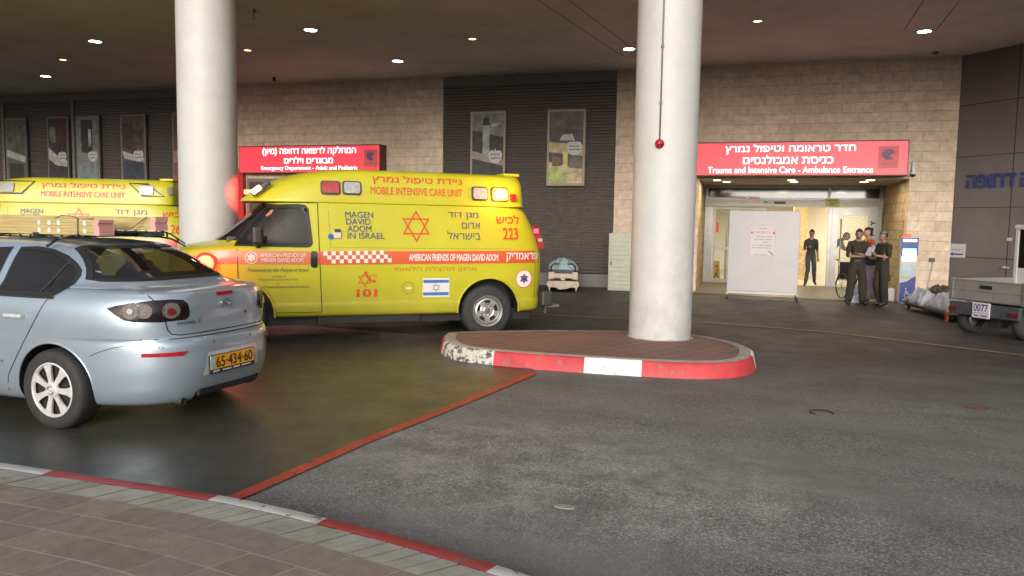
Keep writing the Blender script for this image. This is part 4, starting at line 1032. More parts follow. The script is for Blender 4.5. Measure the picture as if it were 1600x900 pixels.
    if style == 'A':
        txt('AMERICAN FRIENDS OF MAGEN DAVID ADOM', -1.18, .13, 1.115, .10, 'decal_white', bold=.03)
        txt('פראמדיק', .26, .78, 1.10, .135, 'decal_white', True, .02)
        txt('MAGEN', -2.04, -1.66, 1.70, .085, 'decal_blue', bold=.01); txt('DAVID', -2.03, -1.70, 1.605, .085, 'decal_blue', bold=.01)
        txt('ADOM', -2.015, -1.69, 1.51, .085, 'decal_blue', bold=.01); txt('IN ISRAEL', -2.015, -1.51, 1.415, .085, 'decal_blue', bold=.01)
        D.do('star_emblem', quads_bm(star_polys(-1.065, 1.595, .225, .09)), 'decal_red', v, 'N', .006)
        txt('מגן דוד', -.60, -.15, 1.70, .105, 'decal_blue', True); txt('אדום', -.40, -.13, 1.575, .085, 'decal_blue', True); txt('בישראל', -.62, -.13, 1.42, .115, 'decal_blue', True)
        txt('לכיש', .12, .49, 1.655, .125, 'decal_red', True, .015); txt(number, .215, .46, 1.42, .175, 'decal_red', bold=.02)
        txt('ארגון ההצלה הלאומי', -1.39, -.20, .955, .085, 'decal_brown', True)
        txt('101', -1.90, -1.62, .625, .11, 'decal_red', bold=.035)
        D.do('star_emblem', quads_bm(star_polys(-1.79, .865, .105, .10)), 'decal_red', v, 'N', .006)
        D.do('handset_emblem', quads_bm(stroke([(-1.775, .955), (-1.755, .90), (-1.70, .845), (-1.655, .84)], .022)+[ngon(-1.775, .955, .022, 10), ngon(-1.66, .84, .022, 10)]+stroke([(-1.70, .93), (-1.665, .915), (-1.655, .885)], .007)+stroke([(-1.69, .955), (-1.64, .93), (-1.628, .885)], .007)), 'decal_red', v, 'N', .008)
        D.do('badge', quads_bm(ring_quads(ngon(-3.25, 1.160, .078, 28), .008)+[ngon(-3.25, 1.16, .042, 6)]+star_polys(-3.25, 1.16, .062, .16)), 'decal_white', v, 'N', .006)
        txt('AMERICAN FRIENDS OF', -3.14, -2.57, 1.170, .050, 'decal_white'); txt('MAGEN DAVID ADOM', -3.12, -2.60, 1.105, .050, 'decal_white')
        txt('Presented by the People of Israel', -3.30, -2.53, .955, .075, 'decal_dark', shear=.4)
        txt('in honor of', -3.0, -2.82, .905, .030, 'decal_dark'); txt('Robin and M. and Sylvia, Wolf', -3.16, -2.68, .855, .035, 'decal_dark'); txt('by', -2.93, -2.90, .805, .026, 'decal_dark')
        txt('Jacques and Frances Markson Family Foundation', -3.28, -2.52, .755, .038, 'decal_dark', bold=.01)
        D.do('flag', quads_bm([[(-.985, .605), (-.595, .605), (-.595, .875), (-.985, .875)]]), 'decal_white', v, 'N', .005)
        D.do('flag_bands', quads_bm([[(-.975, .632), (-.605, .632), (-.605, .675), (-.975, .675)], [(-.975, .808), (-.605, .808), (-.605, .85), (-.975, .85)]]), 'flag_blue', v, 'N', .008)
        D.do('flag_star', quads_bm(star_polys(-.79, .742, .062, .08)), 'decal_blue', v, 'N', .008)
        D.do('fuel_cap', quads_bm(ring_quads(ngon(-1.185, .74, .085, 28), .005)), 'gap', v, 'N', .003)
        D.do('fuel_cap_pull', quads_bm([rrect(-1.22, -1.145, .722, .752, .012)]), 'decal_white', v, 'N', .004)
        D.do('seal', quads_bm([ngon(.545, .852, .135, 40)]), 'seal_pink', v, 'N', .005)
        D.do('seal_ring', quads_bm(ring_quads(ngon(.545, .852, .135, 40), .010)), 'decal_red', v, 'N', .007)
        D.do('seal_star', quads_bm(star_polys(.545, .852, .078, .14)+stroke([(.545, .80), (.545, .905)], .022)+stroke([(.50, .83), (.59, .875)], .022)+stroke([(.50, .875), (.59, .83)], .022)), 'decal_blue', v, 'N', .009)
        # little plug box
        bm = NB(); box(bm, -2.20, -2.10, -.985, -.93, 1.42, 1.53, bev=.008); bx = obj('socket_box', bm, 'cream_plastic', v)
        bm = NB(); tube(bm, (-2.24, -.93, 1.45), (-2.24, -.985, 1.44), .035); obj('socket', bm, 'flag_blue', bx)
        bm = NB(); box(bm, -2.19, -2.11, -.99, -.984, 1.50, 1.545); obj('socket_lid', bm, 'dark_metal', bx)
        txt('ניידת טיפול נמרץ', -1.67, -.385, 2.165, .125, 'decal_red', True, .015, T); txt('MOBILE INTENSIVE CARE UNIT', -1.69, -.385, 2.025, .105, 'decal_red', d=T, bold=.01)
        lamps = [(-2.345, -2.11, 2.015, 2.18, 'lens_red', 0), (-2.06, -1.83, 2.02, 2.185, 'lens_clear', 0), (-.235, -.015, 1.99, 2.165, 'lens_clear', 0), (.055, .30, 1.98, 2.165, 'lamp_amber', 1)]
        for x0, x1, z0, z1, m_, lit in lamps:
            b = T.do('lamp_bezel', quads_bm([rrect(x0-.012, x1+.012, z0-.012, z1+.012, .04)]), 'dark_metal', v, 'N', .002, thick=.018)
            T.do('lens', quads_bm([rrect(x0+.008, x1-.008, z0+.008, z1-.008, .032)]), m_, b, 'N', .020, thick=.022)
            if lit: T.do('lamp_bulb', quads_bm([rrect(x0+.04, x1-.04, z0+.04, z1-.035, .04)]), 'lamp_core', b, 'N', .044, thick=.006)
        b = T.do('marker_lamp', quads_bm([rrect(.335, .425, 1.985, 2.085, .01)]), 'lens_red', v, 'N', .002, thick=.05)
        light('beacon_glow', 'POINT', (.18, -1.12, 2.08), 15, (1, .38, .08), .09).parent = v
        # front corner beacon
        bm = NB(); box(bm, -.16, .13, -.03, .03, -.035, .035, bev=.02, mtx=Matrix.Translation((-3.10, -.70, 2.075)) @ Matrix.Rotation(R(-38), 4, 'Y')); b = obj('front_beacon', bm, 'dark_metal', v)
        bm = NB(); box(bm, -.07, .07, -.05, .02, -.035, .035, bev=.016, mtx=Matrix.Translation((-3.17, -.70, 2.045)) @ Matrix.Rotation(R(-38), 4, 'Y')); obj('lens', bm, 'lamp_orange', b)
        light('front_glow', 'POINT', (-3.26, -.85, 2.10), 1.6, (1, .35, .12), .06).parent = v
        bm = NB(); box(bm, -.12, .12, -.05, .04, -.035, .035, bev=.018, mtx=Matrix.Translation((-3.18, .66, 2.06))); obj('front_beacon', bm, 'lamp_red', v)
        light('red_glow', 'SPOT', (-3.30, .98, 2.07), 150, (1, .03, .02), .06, (-3.42, 2.25, 2.03), 62).parent = v
        # lit red lamp low on the wing
        bm = NB(); lathe(bm, [(.0, -.055), (.07, -.05), (.10, -.015), (.105, .03)], 'Y', 24, org=(-3.80, -1.0, 1.095)); wl = obj('wing_lamp', bm, 'lamp_red', v)
        bm = NB(); lathe(bm, [(.10, -.03), (.125, -.02), (.135, .03)], 'Y', 28, org=(-3.80, -1.0, 1.095)); obj('lamp_surround', bm, 'halo_red', wl)  # added glowing ring, imitates the red halo around the lit lamp
        light('wing_glow', 'POINT', (-3.80, -1.18, 1.10), 10, (1, .06, .03), .07).parent = v
        bm = NB(); tube(bm, (-4.12, -.93, 1.20), (-4.12, -.93, 1.38), .008); obj('wing_marker', bm, 'white_metal', v)
    else:
        txt('מגן דוד', .55, 1.13-.25, 1.66, .11, 'decal_blue', True) if False else None
        ox = -.86      # this one's artwork sits further forward than its rear axle
        D.do('star_emblem', quads_bm(star_polys(-1.05, 1.60, .22, .09)), 'decal_red', v, 'N', .006)
        txt('מגן דוד', -.44, .13, 1.68, .115, 'decal_blue', True); txt('אדום', -.17, .13, 1.53, .10, 'decal_blue', True); txt('בישראל', -.45, .13, 1.36, .12, 'decal_blue', True)
        txt('לכיש', .40, .79, 1.665, .125, 'decal_red', True, .015); txt(number, .54, .80, 1.36, .175, 'decal_red', bold=.02)
        txt('MAGEN', -2.04, -1.66, 1.70, .085, 'decal_blue', bold=.01); txt('DAVID', -2.03, -1.70, 1.605, .085, 'decal_blue', bold=.01)
        txt('ניידת טיפול נמרץ', -1.70, -.26, 2.15, .13, 'decal_red', True, .015, T); txt('MOBILE INTENSIVE CARE UNIT', -1.70, -.26, 2.01, .105, 'decal_red', d=T, bold=.01)
        for w_ in ([(-2.95, 2.29), (-1.80, 2.29), (-2.02, 2.045), (-2.95, 2.045)], [(-.20, 2.29), (.14, 2.29), (.44, 2.045), (.05, 2.045)]):
            b = T.do('roof_window', quads_bm([w_]), 'van_yellow', v, 'N', .002)
            T.do('window_rubber', quads_bm(ring_quads(w_, .030)), 'black', b, 'N', .012, .04)
            cx = -2.28 if w_[0][0] < -1 else .12
            T.do('lens', quads_bm([rrect(cx-.12, cx+.12, 2.085, 2.255, .03)]), 'lens_clear', b, 'N', .006, thick=.02)
        b = T.do('marker_lamp', quads_bm([[(.47, 2.22), (.55, 2.22), (.585, 2.09), (.51, 2.07)]]), 'lens_clear', v, 'N', .004, thick=.03)
    # tail lamp
    bm = NB(); prism(bm, [(.70, 1.62), (.775, 1.64), (.89, 1.30), (.80, 1.285)], .03, at_xz(0.015, -.835, 0) @ Matrix.Rotation(0, 4, 'Y')); bmesh.ops.bevel(bm, geom=[e for e in bm.edges], offset=.006, segments=1, affect='EDGES')
    b = obj('tail_lamp', bm, 'lens_red', v)
    bm = NB(); box(bm, .735, .80, -.869, -.862, 1.52, 1.585, bev=.0); obj('lit_bulb', bm, 'tail_red', b)
    bm = NB(); box(bm, .80, .87, -.872, -.862, 1.395, 1.445); obj('reverse_lens', bm, 'lens_clear', b)
    return v
# near-side flank plane passes through these axle points
def van_loc(px, py, a): return (px-math.sin(a)*1.0, py+math.cos(a)*1.0, 0)
a1 = R(37); amb1 = ambulance('yellow intensive care ambulance numbered 223 with an amber roof lamp lit at its rear', van_loc(-3.49, 10.49, a1), a1, '223', 'A')
a2 = R(25); o2 = (-11.61+math.cos(a2)*.98, 11.22+math.sin(a2)*.98)
amb2 = ambulance('yellow ambulance numbered 26 behind the blue car, its rear hidden by the column', van_loc(o2[0], o2[1], a2), a2, '262', 'B')

# ================================================================== BLUE SEDAN
CAR = [  # z, x front, x rear, half width, n front, n rear
    (.19, -3.36, .80, .76, 4, 4), (.22, -3.42, .90, .82, 4, 4), (.30, -3.46, .955, .855, 4, 4.0), (.40, -3.47, .985, .868, 4, 4.0), (.52, -3.47, 1.0, .874, 4, 4.0), (.63, -3.44, 1.0, .877, 4, 4.0), (.695, -3.42, .99, .877, 4, 4.0),
    (.722, -3.40, .955, .875, 4, 4.2), (.74, -3.38, .935, .874, 4, 4.4), (.84, -3.2, .925, .873, 4, 4.6), (.94, -2.7, .930, .862, 4, 4.6), (1.01, -2.2, .925, .842, 4, 4.6), (1.055, -2.08, .915, .815, 4, 4.6), (1.078, -2.0, .895, .79, 4, 4.8), (1.092, -1.95, .82, .772, 4, 4.8), (1.10, -1.93, .70, .765, 4, 4.2), (1.108, -1.90, .62, .758, 4, 5.2),
    (1.14, -1.84, .545, .742, 4, 4.4), (1.22, -1.68, .415, .700, 4, 4.4), (1.31, -1.48, .255, .650, 4, 4.2), (1.385, -1.27, .09, .600, 4, 4.0), (1.43, -1.10, -.07, .55, 4, 4.0), (1.452, -.98, -.22, .48, 4, 3.2), (1.464, -.88, -.34, .38, 4, 3), (1.468, -.75, -.50, .2, 3, 3)]
car = empty('sedan_car', 'light blue four door sedan with timber tied on its roof', 'car', (-5.06+.8575*math.sin(R(3)), 4.57+.8575*math.cos(R(3)), 0), R(-3))
cbody = obj('body', ring_loft(CAR, 144, 4, xc=-1.2), ['car_blue', 'black'], car, smooth=34)
bm = NB(); bm.from_mesh(cbody.data); cbv = BVHTree.FromBMesh(bm); bm.free(); D = Drape(cbv)
cuts = []
for x in (0, -2.64):
    for s in (-1, 1):
        c = NB(); lathe(c, [(0, s*.60), (.352, s*.60), (.352, s*1.1), (0, s*1.1)], 'Y', 48, org=(x, 0, .325)); cuts.append(c)
c = NB(); box(c, .40, 1.3, -.36, .42, .05, .305, bev=.04); cuts.append(c)
c = NB(); prism(c, [(-.60, 1.06), (-.60, 1.375), (-.45, 1.385), (-.28, 1.365), (-.12, 1.32), (.0, 1.262), (.055, 1.225), (.070, 1.19), (.06, 1.13), (.03, 1.085), (-.01, 1.06)], 2, at_xz(0, 1, 0)); cuts.append(c)
c = NB(); prism(c, [(-1.50, 1.06), (-1.24, 1.23), (-1.05, 1.335), (-.95, 1.365), (-.72, 1.375), (-.72, 1.06)], 2, at_xz(0, 1, 0)); cuts.append(c)
c = NB(); box(c, -1.0, -.3, -.50, .50, 1.07, 1.36); cuts.append(c)
c = NB(); F_ = Matrix(((0, 0, 1, -.9), (1, 0, 0, 0), (0, 1, 0, 0), (0, 0, 0, 1))); prism(c, [(-.61, 1.17), (.61, 1.17), (.47, 1.385), (.42, 1.40), (-.42, 1.40), (-.47, 1.385)], 2.0, F_); cuts.append(c)
cut(cbody, cuts); cbody.data.shade_smooth(); cbody.data.set_sharp_from_angle(angle=R(34))
bm = NB()
for x in (0, -2.64):
    pp = []
    for k in range(25):
        a = R(2+176*k/24); px_, pz_ = x+.358*math.cos(a), .325+.358*math.sin(a)
        h = cbv.ray_cast(Vector((px_, -4, pz_)), Vector((0, 1, 0))); pp.append((px_, (h[0].y if h[0] else -.86)+.004, pz_))
    path(bm, pp, .010, 8)
obj('arch_lip', bm, 'car_blue', cbody, smooth=60)
def car_wheel(x, y, s):
    t = empty('wheel', '', '', (x, y, .316)); del t['label']; del t['category']; t.parent = car
    bm = NB(); w = .205
    prof = [(.205, -.0), (.218, -.004), (.27, -.012), (.298, -.002), (.312, .022), (.316, .05), (.316, w-.05), (.312, w-.022), (.298, w), (.25, w+.008), (.205, w)]
    lathe(bm, [(r, -s*h) for r, h in prof], 'Y', 64)
    obj('tyre', bm, 'rubber', t, smooth=60)
    bm = NB()
    lathe(bm, [(.216, -s*.004), (.214, -s*-.004), (.204, -s*-.007), (.194, -s*.002), (.190, -s*.014)], 'Y', 64)
    lathe(bm, [(.066, -s*.010), (.060, -s*-.008), (.048, -s*-.012), (.0, -s*-.013)], 'Y', 40)
    for k in range(7):
        a = R(90+360/7*k+12)
        ca, sa = math.cos(a), math.sin(a)
        pts = [(.040, -.022), (.085, -.020), (.150, -.026), (.196, -.042), (.203, -.018), (.204, 0), (.203, .018), (.196, .042), (.150, .026), (.085, .020), (.040, .022)]
        F = Matrix.Translation((0, -s*-.002, 0)) @ XZ
        prism(bm, [(ca*u-sa*v_, sa*u+ca*v_) for u, v_ in pts], -.016 if s < 0 else .016, F)
    obj('hub_cover', bm, 'silver_plastic', t, smooth=35)
    bm = NB(); lathe(bm, [(.215, -s*.03), (.0, -s*.03)], 'Y', 40); obj('wheel_dish', bm, 'black', t)
    bm = NB(); lathe(bm, [(.036, 0), (.036, .004*s), (.029, .004*s), (.029, 0)], 'Y', 30, org=(0, s*.0145, 0)); 
    path(bm, [(-.026, s*.016, .010), (0, s*.016, -.012), (.026, s*.016, .010)], .004, 6); obj('emblem', bm, 'steel', t)
    return t
for x in (0, -2.64): car_wheel(x, -.8575, -1); car_wheel(x, .8575, 1)
# glass
def q1(n, pts, m_, side='N', off=.004, grid=.06, parent=car, thick=0.0): return D.do(n, quads_bm([pts]), m_, parent, side, off, grid, thick)
sw = [(-.62, 1.035), (-.62, 1.395), (-.45, 1.405), (-.28, 1.385), (-.12, 1.34), (.0, 1.285), (.075, 1.235), (.098, 1.19), (.085, 1.13), (.045, 1.075), (.005, 1.045), (-.03, 1.035)]
q1('side_window', sw, 'car_glass')
D.do('window_frame', quads_bm(ring_quads(sw, .030)[1:]), 'black', car, 'N', .007, .06)
q1('side_window', [(-1.55, 1.03), (-1.25, 1.25), (-1.05, 1.36), (-.95, 1.385), (-.70, 1.398), (-.70, 1.035)], 'car_glass')
for y in (-.38, .38):
    bm = NB(); box(bm, -.42, -.32, y-.13, y+.13, 1.10, 1.26, bev=.035); obj('headrest', bm, 'grey_cloth', car)
    bm = NB(); box(bm, -1.20, -1.08, y-.22, y+.22, 1.04, 1.20, bev=.04); box(bm, -1.19, -1.10, y-.13, y+.13, 1.20, 1.34, bev=.035); obj('front_seat', bm, 'grey_cloth', car)
D.do('window_divider', quads_bm(stroke([(-.165, 1.045), (-.085, 1.245), (-.06, 1.30)], .014)), 'dark_metal', car, 'N', .008)
rw = [(-.63, 1.150), (.63, 1.150), (.66, 1.165), (.50, 1.395), (.44, 1.415), (-.44, 1.415), (-.50, 1.395), (-.66, 1.165)]
D.do('rear_window', quads_bm([rw]), 'car_glass', car, 'R', .003, .04)
D.do('rear_window_seal', quads_bm(ring_quads(rw, .022)), 'black', car, 'R', .007, .04)
D.do('windscreen', quads_bm([[(-.64, 1.12), (.64, 1.12), (.50, 1.41), (-.50, 1.41)]]), 'tinted_glass', car, 'F', .006, .05)
# panel gaps
D.do('door_gap', quads_bm(stroke([(-.03, 1.03), (-.06, 1.00), (-.14, .86), (-.25, .70), (-.37, .52), (-.45, .40), (-.48, .26)], .007)), 'gap', car, 'N', .002)
D.do('belt_moulding', quads_bm([[(-1.5, 1.018), (.00, 1.018), (.012, 1.036), (-1.5, 1.036)]]), 'black', car, 'N', .006)
D.do('side_moulding', quads_bm([[(-1.4, .505), (-.50, .505), (-.49, .52), (-1.4, .52)]]), 'car_blue', car, 'N', .006, thick=.012)
D.do('crease', quads_bm(stroke([(.355, .60), (.42, .63), (.52, .665), (.64, .69)], .005)), 'gap', car, 'N', .003, .03)
bm = NB(); hy = -.862
box(bm, -.44, -.25, hy-.045, hy-.025, .865, .893, bev=.008); box(bm, -.44, -.42, hy-.03, hy+.02, .865, .89); box(bm, -.27, -.25, hy-.03, hy+.02, .865, .89); obj('door_handle', bm, 'silver_plastic', car, smooth=40)
# boot lid outline
TY = .64
lid = [(-TY, 1.085), (-TY+.02, 1.02), (-TY+.05, .93), (-TY+.075, .80), (-TY+.10, .765), (-TY+.16, .752)]
lidr = [(-a, b) for a, b in lid[::-1]]
D.do('boot_gap', quads_bm(stroke(lid+lidr, .008)), 'gap', car, 'R', .002)
D.do('bumper_gap', quads_bm(stroke([(-.70, .731), (-.5, .728), (0, .724), (.5, .728), (.70, .731)], .007)), 'gap', car, 'R', .002)
# tail lamps: dark housing wrapping round the corner, with round lenses
def tail():
    P = [(-.075, .968), (.00, .990), (.12, 1.012), (.25, 1.028), (.38, 1.032), (.455, 1.022), (.485, .99), (.497, .925), (.490, .885), (.465, .868), (.30, .862), (.12, .868), (.05, .880), (-.02, .925)]
    h1 = D.do('tail_lamp', quads_bm([P]), 'tail_housing', car, 'C', .004, .04)
    for ca_, r, m_ in ((.095, .056, 'lens_smoke'), (.195, .050, 'lens_smoke'), (.375, .056, 'lens_smoke')):
        D.do('lens', quads_bm([ngon(ca_, .948, r, 22)]), m_, h1, 'C', .006, .2, thick=.005)
        D.do('lens_rim', quads_bm(ring_quads(ngon(ca_, .948, r+.004, 22), .005)), 'lens_smoke', h1, 'C', .014, .2)
    D.do('lens', quads_bm([ngon(.375, .938, .028, 16)]), 'lens_dim', h1, 'C', .014, .2, thick=.003)
    D.do('lens', quads_bm([ngon(.095, .948, .022, 16)]), 'tail_housing', h1, 'C', .014, .2, thick=.002)
    P = [(.872, .99), (.80, 1.025), (.62, 1.035), (.46, 1.025), (.43, .99), (.42, .91), (.45, .87), (.62, .862), (.80, .875), (.85, .93)]
    h2 = D.do('tail_lamp', quads_bm([P]), 'tail_housing', car, 'R', .004, .05)
    for cy, r, m_ in ((.735, .05, 'lens_smoke'), (.635, .048, 'lens_smoke'), (.515, .052, 'lens_smoke')):
        D.do('lens', quads_bm([ngon(cy, .948, r, 22)]), m_, h2, 'R', .006, .2, thick=.006)
    D.do('lens', quads_bm([ngon(.515, .94, .03, 16)]), 'lens_red', h2, 'R', .016, .2, thick=.003)
M['tail_housing'] = mat('tail_housing', (.012, .006, .006), .12, var=.3, spec=.4)
tail()
# lamp bar, badge, lettering, lock, reflectors, sensors
D.do('brake_lamp', quads_bm([rrect(-.105, .085, 1.032, 1.060, .012)]), 'lens_red', car, 'R', .003, thick=.008)
bg_ = D.do('badge', quads_bm(ring_quads(ngon(0, .963, .056, 30, .046), .009)), 'chrome', car, 'R', .003, .2, thick=.008)
D.do('badge_wing', quads_bm(stroke([(-.042, .985), (-.015, .975), (0, .945), (.015, .975), (.042, .985)], .010)), 'chrome', bg_, 'R', .004, .2, thick=.007)
b = text_bm('mazda 3', .21, .032, .02, 'L'); bmesh.ops.translate(b, vec=(-.50, .832, 0), verts=b.verts); D.do('lettering', b, 'chrome', car, 'R', .004, .3)
D.do('boot_lock', quads_bm([ngon(.245, .865, .012, 14)]), 'black', car, 'R', .004)
for s in (-1, 1):
    D.do('reflector', quads_bm([[(s*.70, .600), (s*.50, .598), (s*.465, .632), (s*.70, .628)]]), 'lens_red', car, 'R', .006, .025, thick=.004)
for y in (-.62, -.22, .22, .62): D.do('parking_sensor', quads_bm(ring_quads(ngon(y, .672, .013, 16), .004)), 'dark_metal', car, 'R', .003)
# number plate
pr_ = D.do('plate_recess', quads_bm([[(-.33, .415), (.34, .415), (.30, .595), (-.29, .595)]]), 'silver_plastic', car, 'R', .003)
pl_ = empty('number_plate', '', '', (1.018, -.03, .505)); del pl_['label']; del pl_['category']; pl_.parent = car; pl_.rotation_euler = (R(0), R(-3), 0)
RF = Matrix(((0, 0, 1, 0), (1, 0, 0, 0), (0, 1, 0, 0), (0, 0, 0, 1)))   # local x->Y, y->Z, z->X (faces backwards)
bm = NB(); box(bm, -.012, .0, -.268, .268, -.085, .062, bev=.004); obj('plate_holder', bm, 'black', pl_)
bm = NB(); box(bm, -.001, .003, -.26, .26, -.052, .056); obj('plate', bm, 'plate_yellow', pl_)
bm = NB(); box(bm, .002, .0045, -.26, -.215, -.052, .056); obj('plate_band', bm, 'sheet_blue', pl_)
bm = NB(); b = text_bm('65·434·60', .44, .088, .012, 'L'); put(bm, b, Matrix.Translation((.006, -.20, -.042)) @ RF); obj('plate_text', bm, 'black', pl_)
bm = NB(); b = quads_bm(stroke([(-.24, -.068), (-.16, -.066)], .012)+stroke([(-.13, -.068), (-.02, -.070)], .010)+stroke([(0, -.068), (.08, -.068)], .012)+stroke([(.10, -.068), (.22, -.067)], .010)); put(bm, b, Matrix.Translation((.003, 0, 0)) @ RF); obj('holder_text', bm, 'decal_white', pl_)
# lower valance, exhaust, antenna
bm = NB(); box(bm, -3.1, .55, -.60, .60, .22, .32); obj('underbody', bm, 'black', car)
bm = NB(); box(bm, .80, .945, -.34, .36, .245, .33, bev=.02); obj('valance', bm, 'black', car)
bm = NB(); tube(bm, (.45, -.46, .235), (.90, -.46, .225), .028, n=20, cap=False); tube(bm, (.45, -.46, .235), (.88, -.46, .225), .024, n=20); obj('exhaust', bm, 'dark_metal', car)
bm = NB(); tube(bm, (0, -.7, .316), (0, .7, .316), .04); obj('axle', bm, 'black', car)
# roof rack: low black basket with grey padding
rk = empty('roof_rack', 'black roof rack with short uprights carrying the timber on the blue car', 'roof rack', car.matrix_basis @ Vector((0, 0, 0)), R(-3))
bm = NB()
for y, xa, xb in ((.30, -1.3, .24), (-.36, -1.3, -.05)):
    z0 = 1.485 if y > 0 else 1.478
    def zz(x): return z0 - max(0, x+.05)**2*.9
    pts = [(x, y, zz(x)) for x in [xa+(xb-xa)*k/10 for k in range(11)]]; path(bm, pts, .008, 8)
    top_ = [(x, y, 1.55 if x < .0 else 1.55-(x-.0)*.50) for x in [xa+(xb-xa)*k/10 for k in range(11)]]; path(bm, top_, .007, 8)
    k = xa+.02
    while k < xb: tube(bm, (k, y, zz(k)-.01), (k, y, (1.55 if k < .0 else 1.55-(k-.0)*.50)), .008, n=6); k += .12
for x in (-1.2, -.7, -.18): box(bm, x-.03, x+.03, -.40, .38, 1.485, 1.515, bev=.008)
obj('rack_frame', bm, 'black', rk)
bm = NB(); box(bm, -1.3, -.02, .16, .34, 1.488, 1.53, bev=.012); obj('rack_padding', bm, 'grey_cloth', rk)
# timber bundles
def bundle(label, x0, x1, y, z, w, h, tilt, stick):
    cm = Matrix.Translation(car.location) @ Matrix.Rotation(R(-3), 4, 'Z')
    t = empty('timber_bundle', label, 'timber', cm @ Vector((x1, y, z)), R(-3)+R(tilt), 'timber bundles on the roof of the blue car')
    L = x1-x0; n_ = 5
    for k in range(n_):
        bm = NB(); hz = h/n_; e = rr.uniform(-.012, .012)
        for j in range(2): box(bm, -L, e, -w/2+j*w/2+.0006, -w/2+(j+1)*w/2-.0006, k*hz+.0005, (k+1)*hz-.0005, bev=.0012)
        obj('lath', bm, 'wood', t)
        bm = NB(); box(bm, e-.055, e+.002, -w/2-.0015, w/2+.0015, k*hz+.0005, (k+1)*hz-.0005); obj('painted_end', bm, 'pink_end', t)
    for sx in stick:
        for zc in (.27, .75):
            bm = NB(); b = quads_bm([ngon(0, 0, .020, 14)]); put(bm, b, at_xz(sx, -w/2-.003, h*zc)); obj('stamp', bm, 'sticker', t)
            bm = NB(); b = quads_bm([ngon(0, 0, .008, 8)]); put(bm, b, at_xz(sx, -w/2-.0045, h*zc)); obj('stamp_mark', bm, 'totem_pale', t)
    return t
bundle('nearer bundle of pale timber laths with pink painted ends, low on the roof rack', -2.6, .02, -.34, 1.500, -.14*-1, .13, -2.0, [-.15, -.45, -.56, -.68])
bundle('further bundle of pale timber laths with pink painted ends, sticking out behind the car roof', -2.6, .29, -.02, 1.545, .13, .115, -2.0, [])
# film wrap and straps over the bundles
cm = Matrix.Translation(car.location) @ Matrix.Rotation(R(-3), 4, 'Z')
sp = empty('tie_strap', 'black strap tying the timber down to the door top of the blue car', 'strap', cm @ Vector((0, 0, 0)), R(-3))
bm = NB(); path(bm, [(-.30, -.618, 1.41), (-.27, -.54, 1.472), (-.22, -.43, 1.49), (-.20, -.40, 1.50), (-.19, -.20, 1.50)], .012, 8); obj('strap_band', bm, 'black', sp)
bm = NB(); path(bm, [(-.20, -.415, 1.50), (-.20, -.415, 1.625), (-.20, -.25, 1.635)], .004, 6); path(bm, [(.02, -.2, 1.52), (.10, -.14, 1.57), (.20, -.09, 1.655), (.24, .02, 1.657)], .004, 6)
path(bm, [(-.62, -.3, 1.62), (-.55, -.27, 1.66), (-.45, -.25, 1.655), (-.40, -.2, 1.62)], .004, 6); obj('cord', bm, 'camo', sp)

# ================================================================== THINGS BY THE ENTRANCE
# wheeled white screen with a notice
ws = empty('rolling_screen', 'white rolling screen with a taped notice in front of the sliding door', 'screen', (.45, 18.78, 0))
bm = NB(); box(bm, -.79, .775, -.02, .02, .17, 2.05, bev=.012); obj('board', bm, 'white_paint', ws)
bm = NB(); box(bm, -.775, .76, -.025, .025, .12, .165); box(bm, -.80, -.76, -.28, .28, .105, .135); box(bm, .745, .785, -.28, .28, .105, .135); obj('base_frame', bm, 'white_metal', ws)
for x, y in ((-.78, -.25), (-.78, .25), (.765, -.25), (.765, .25)):
    bm = NB(); lathe(bm, [(0, -.015), (.048, -.015), (.055, 0), (.048, .015), (0, .015)], 'X', 20, org=(x, y, .055)); box(bm, x-.028, x-.02, y-.02, y+.02, .05, .11); box(bm, x+.02, x+.028, y-.02, y+.02, .05, .11); obj('caster', bm, 'dark_metal', ws)
bm = NB(); box(bm, -.32, .26, -.028, -.0215, 1.0, 1.74); nt = obj('notice', bm, 'paper', ws)
wall_patch('notice_border', ring_quads([(-.31, 1.01), (.25, 1.01), (.25, 1.73), (-.31, 1.73)], .006), -.029, 'red_ink', nt, .001)
wall_text('notice_text', 'אין כניסה', -.03, -.0295, 1.515, .34, .06, 'red_ink', nt, True, .01, .001)
wall_patch('no_entry_mark', [ngon(.21, 1.545, .028, 16), ngon(-.27, 1.545, .028, 16)], -.0295, 'red_ink', nt, .001)
qs = []
for z, segs in ((1.64, ((-.12, -.05), (-.03, .06))), (1.70, ((-.05, -.01),)), (1.455, ((-.17, -.08), (-.06, .02), (.04, .18))), (1.395, ((-.22, -.13), (-.11, -.01), (.01, .17))), (1.325, ((-.02, .05), (.07, .10))), (1.255, ((-.26, -.12), (-.10, .0), (.02, .17))), (1.195, ((-.27, -.19), (-.17, -.02), (0, .17))), (1.035, ((-.22, -.12), (-.10, .08)))):
    for a, b in segs: qs += stroke([(a, z), (b, z)], .014)
qs += stroke([(.10, 1.12), (.16, 1.09), (.22, 1.03)], .03)
wall_patch('notice_lines', qs, -.0295, 'paper_ink', nt, .001)

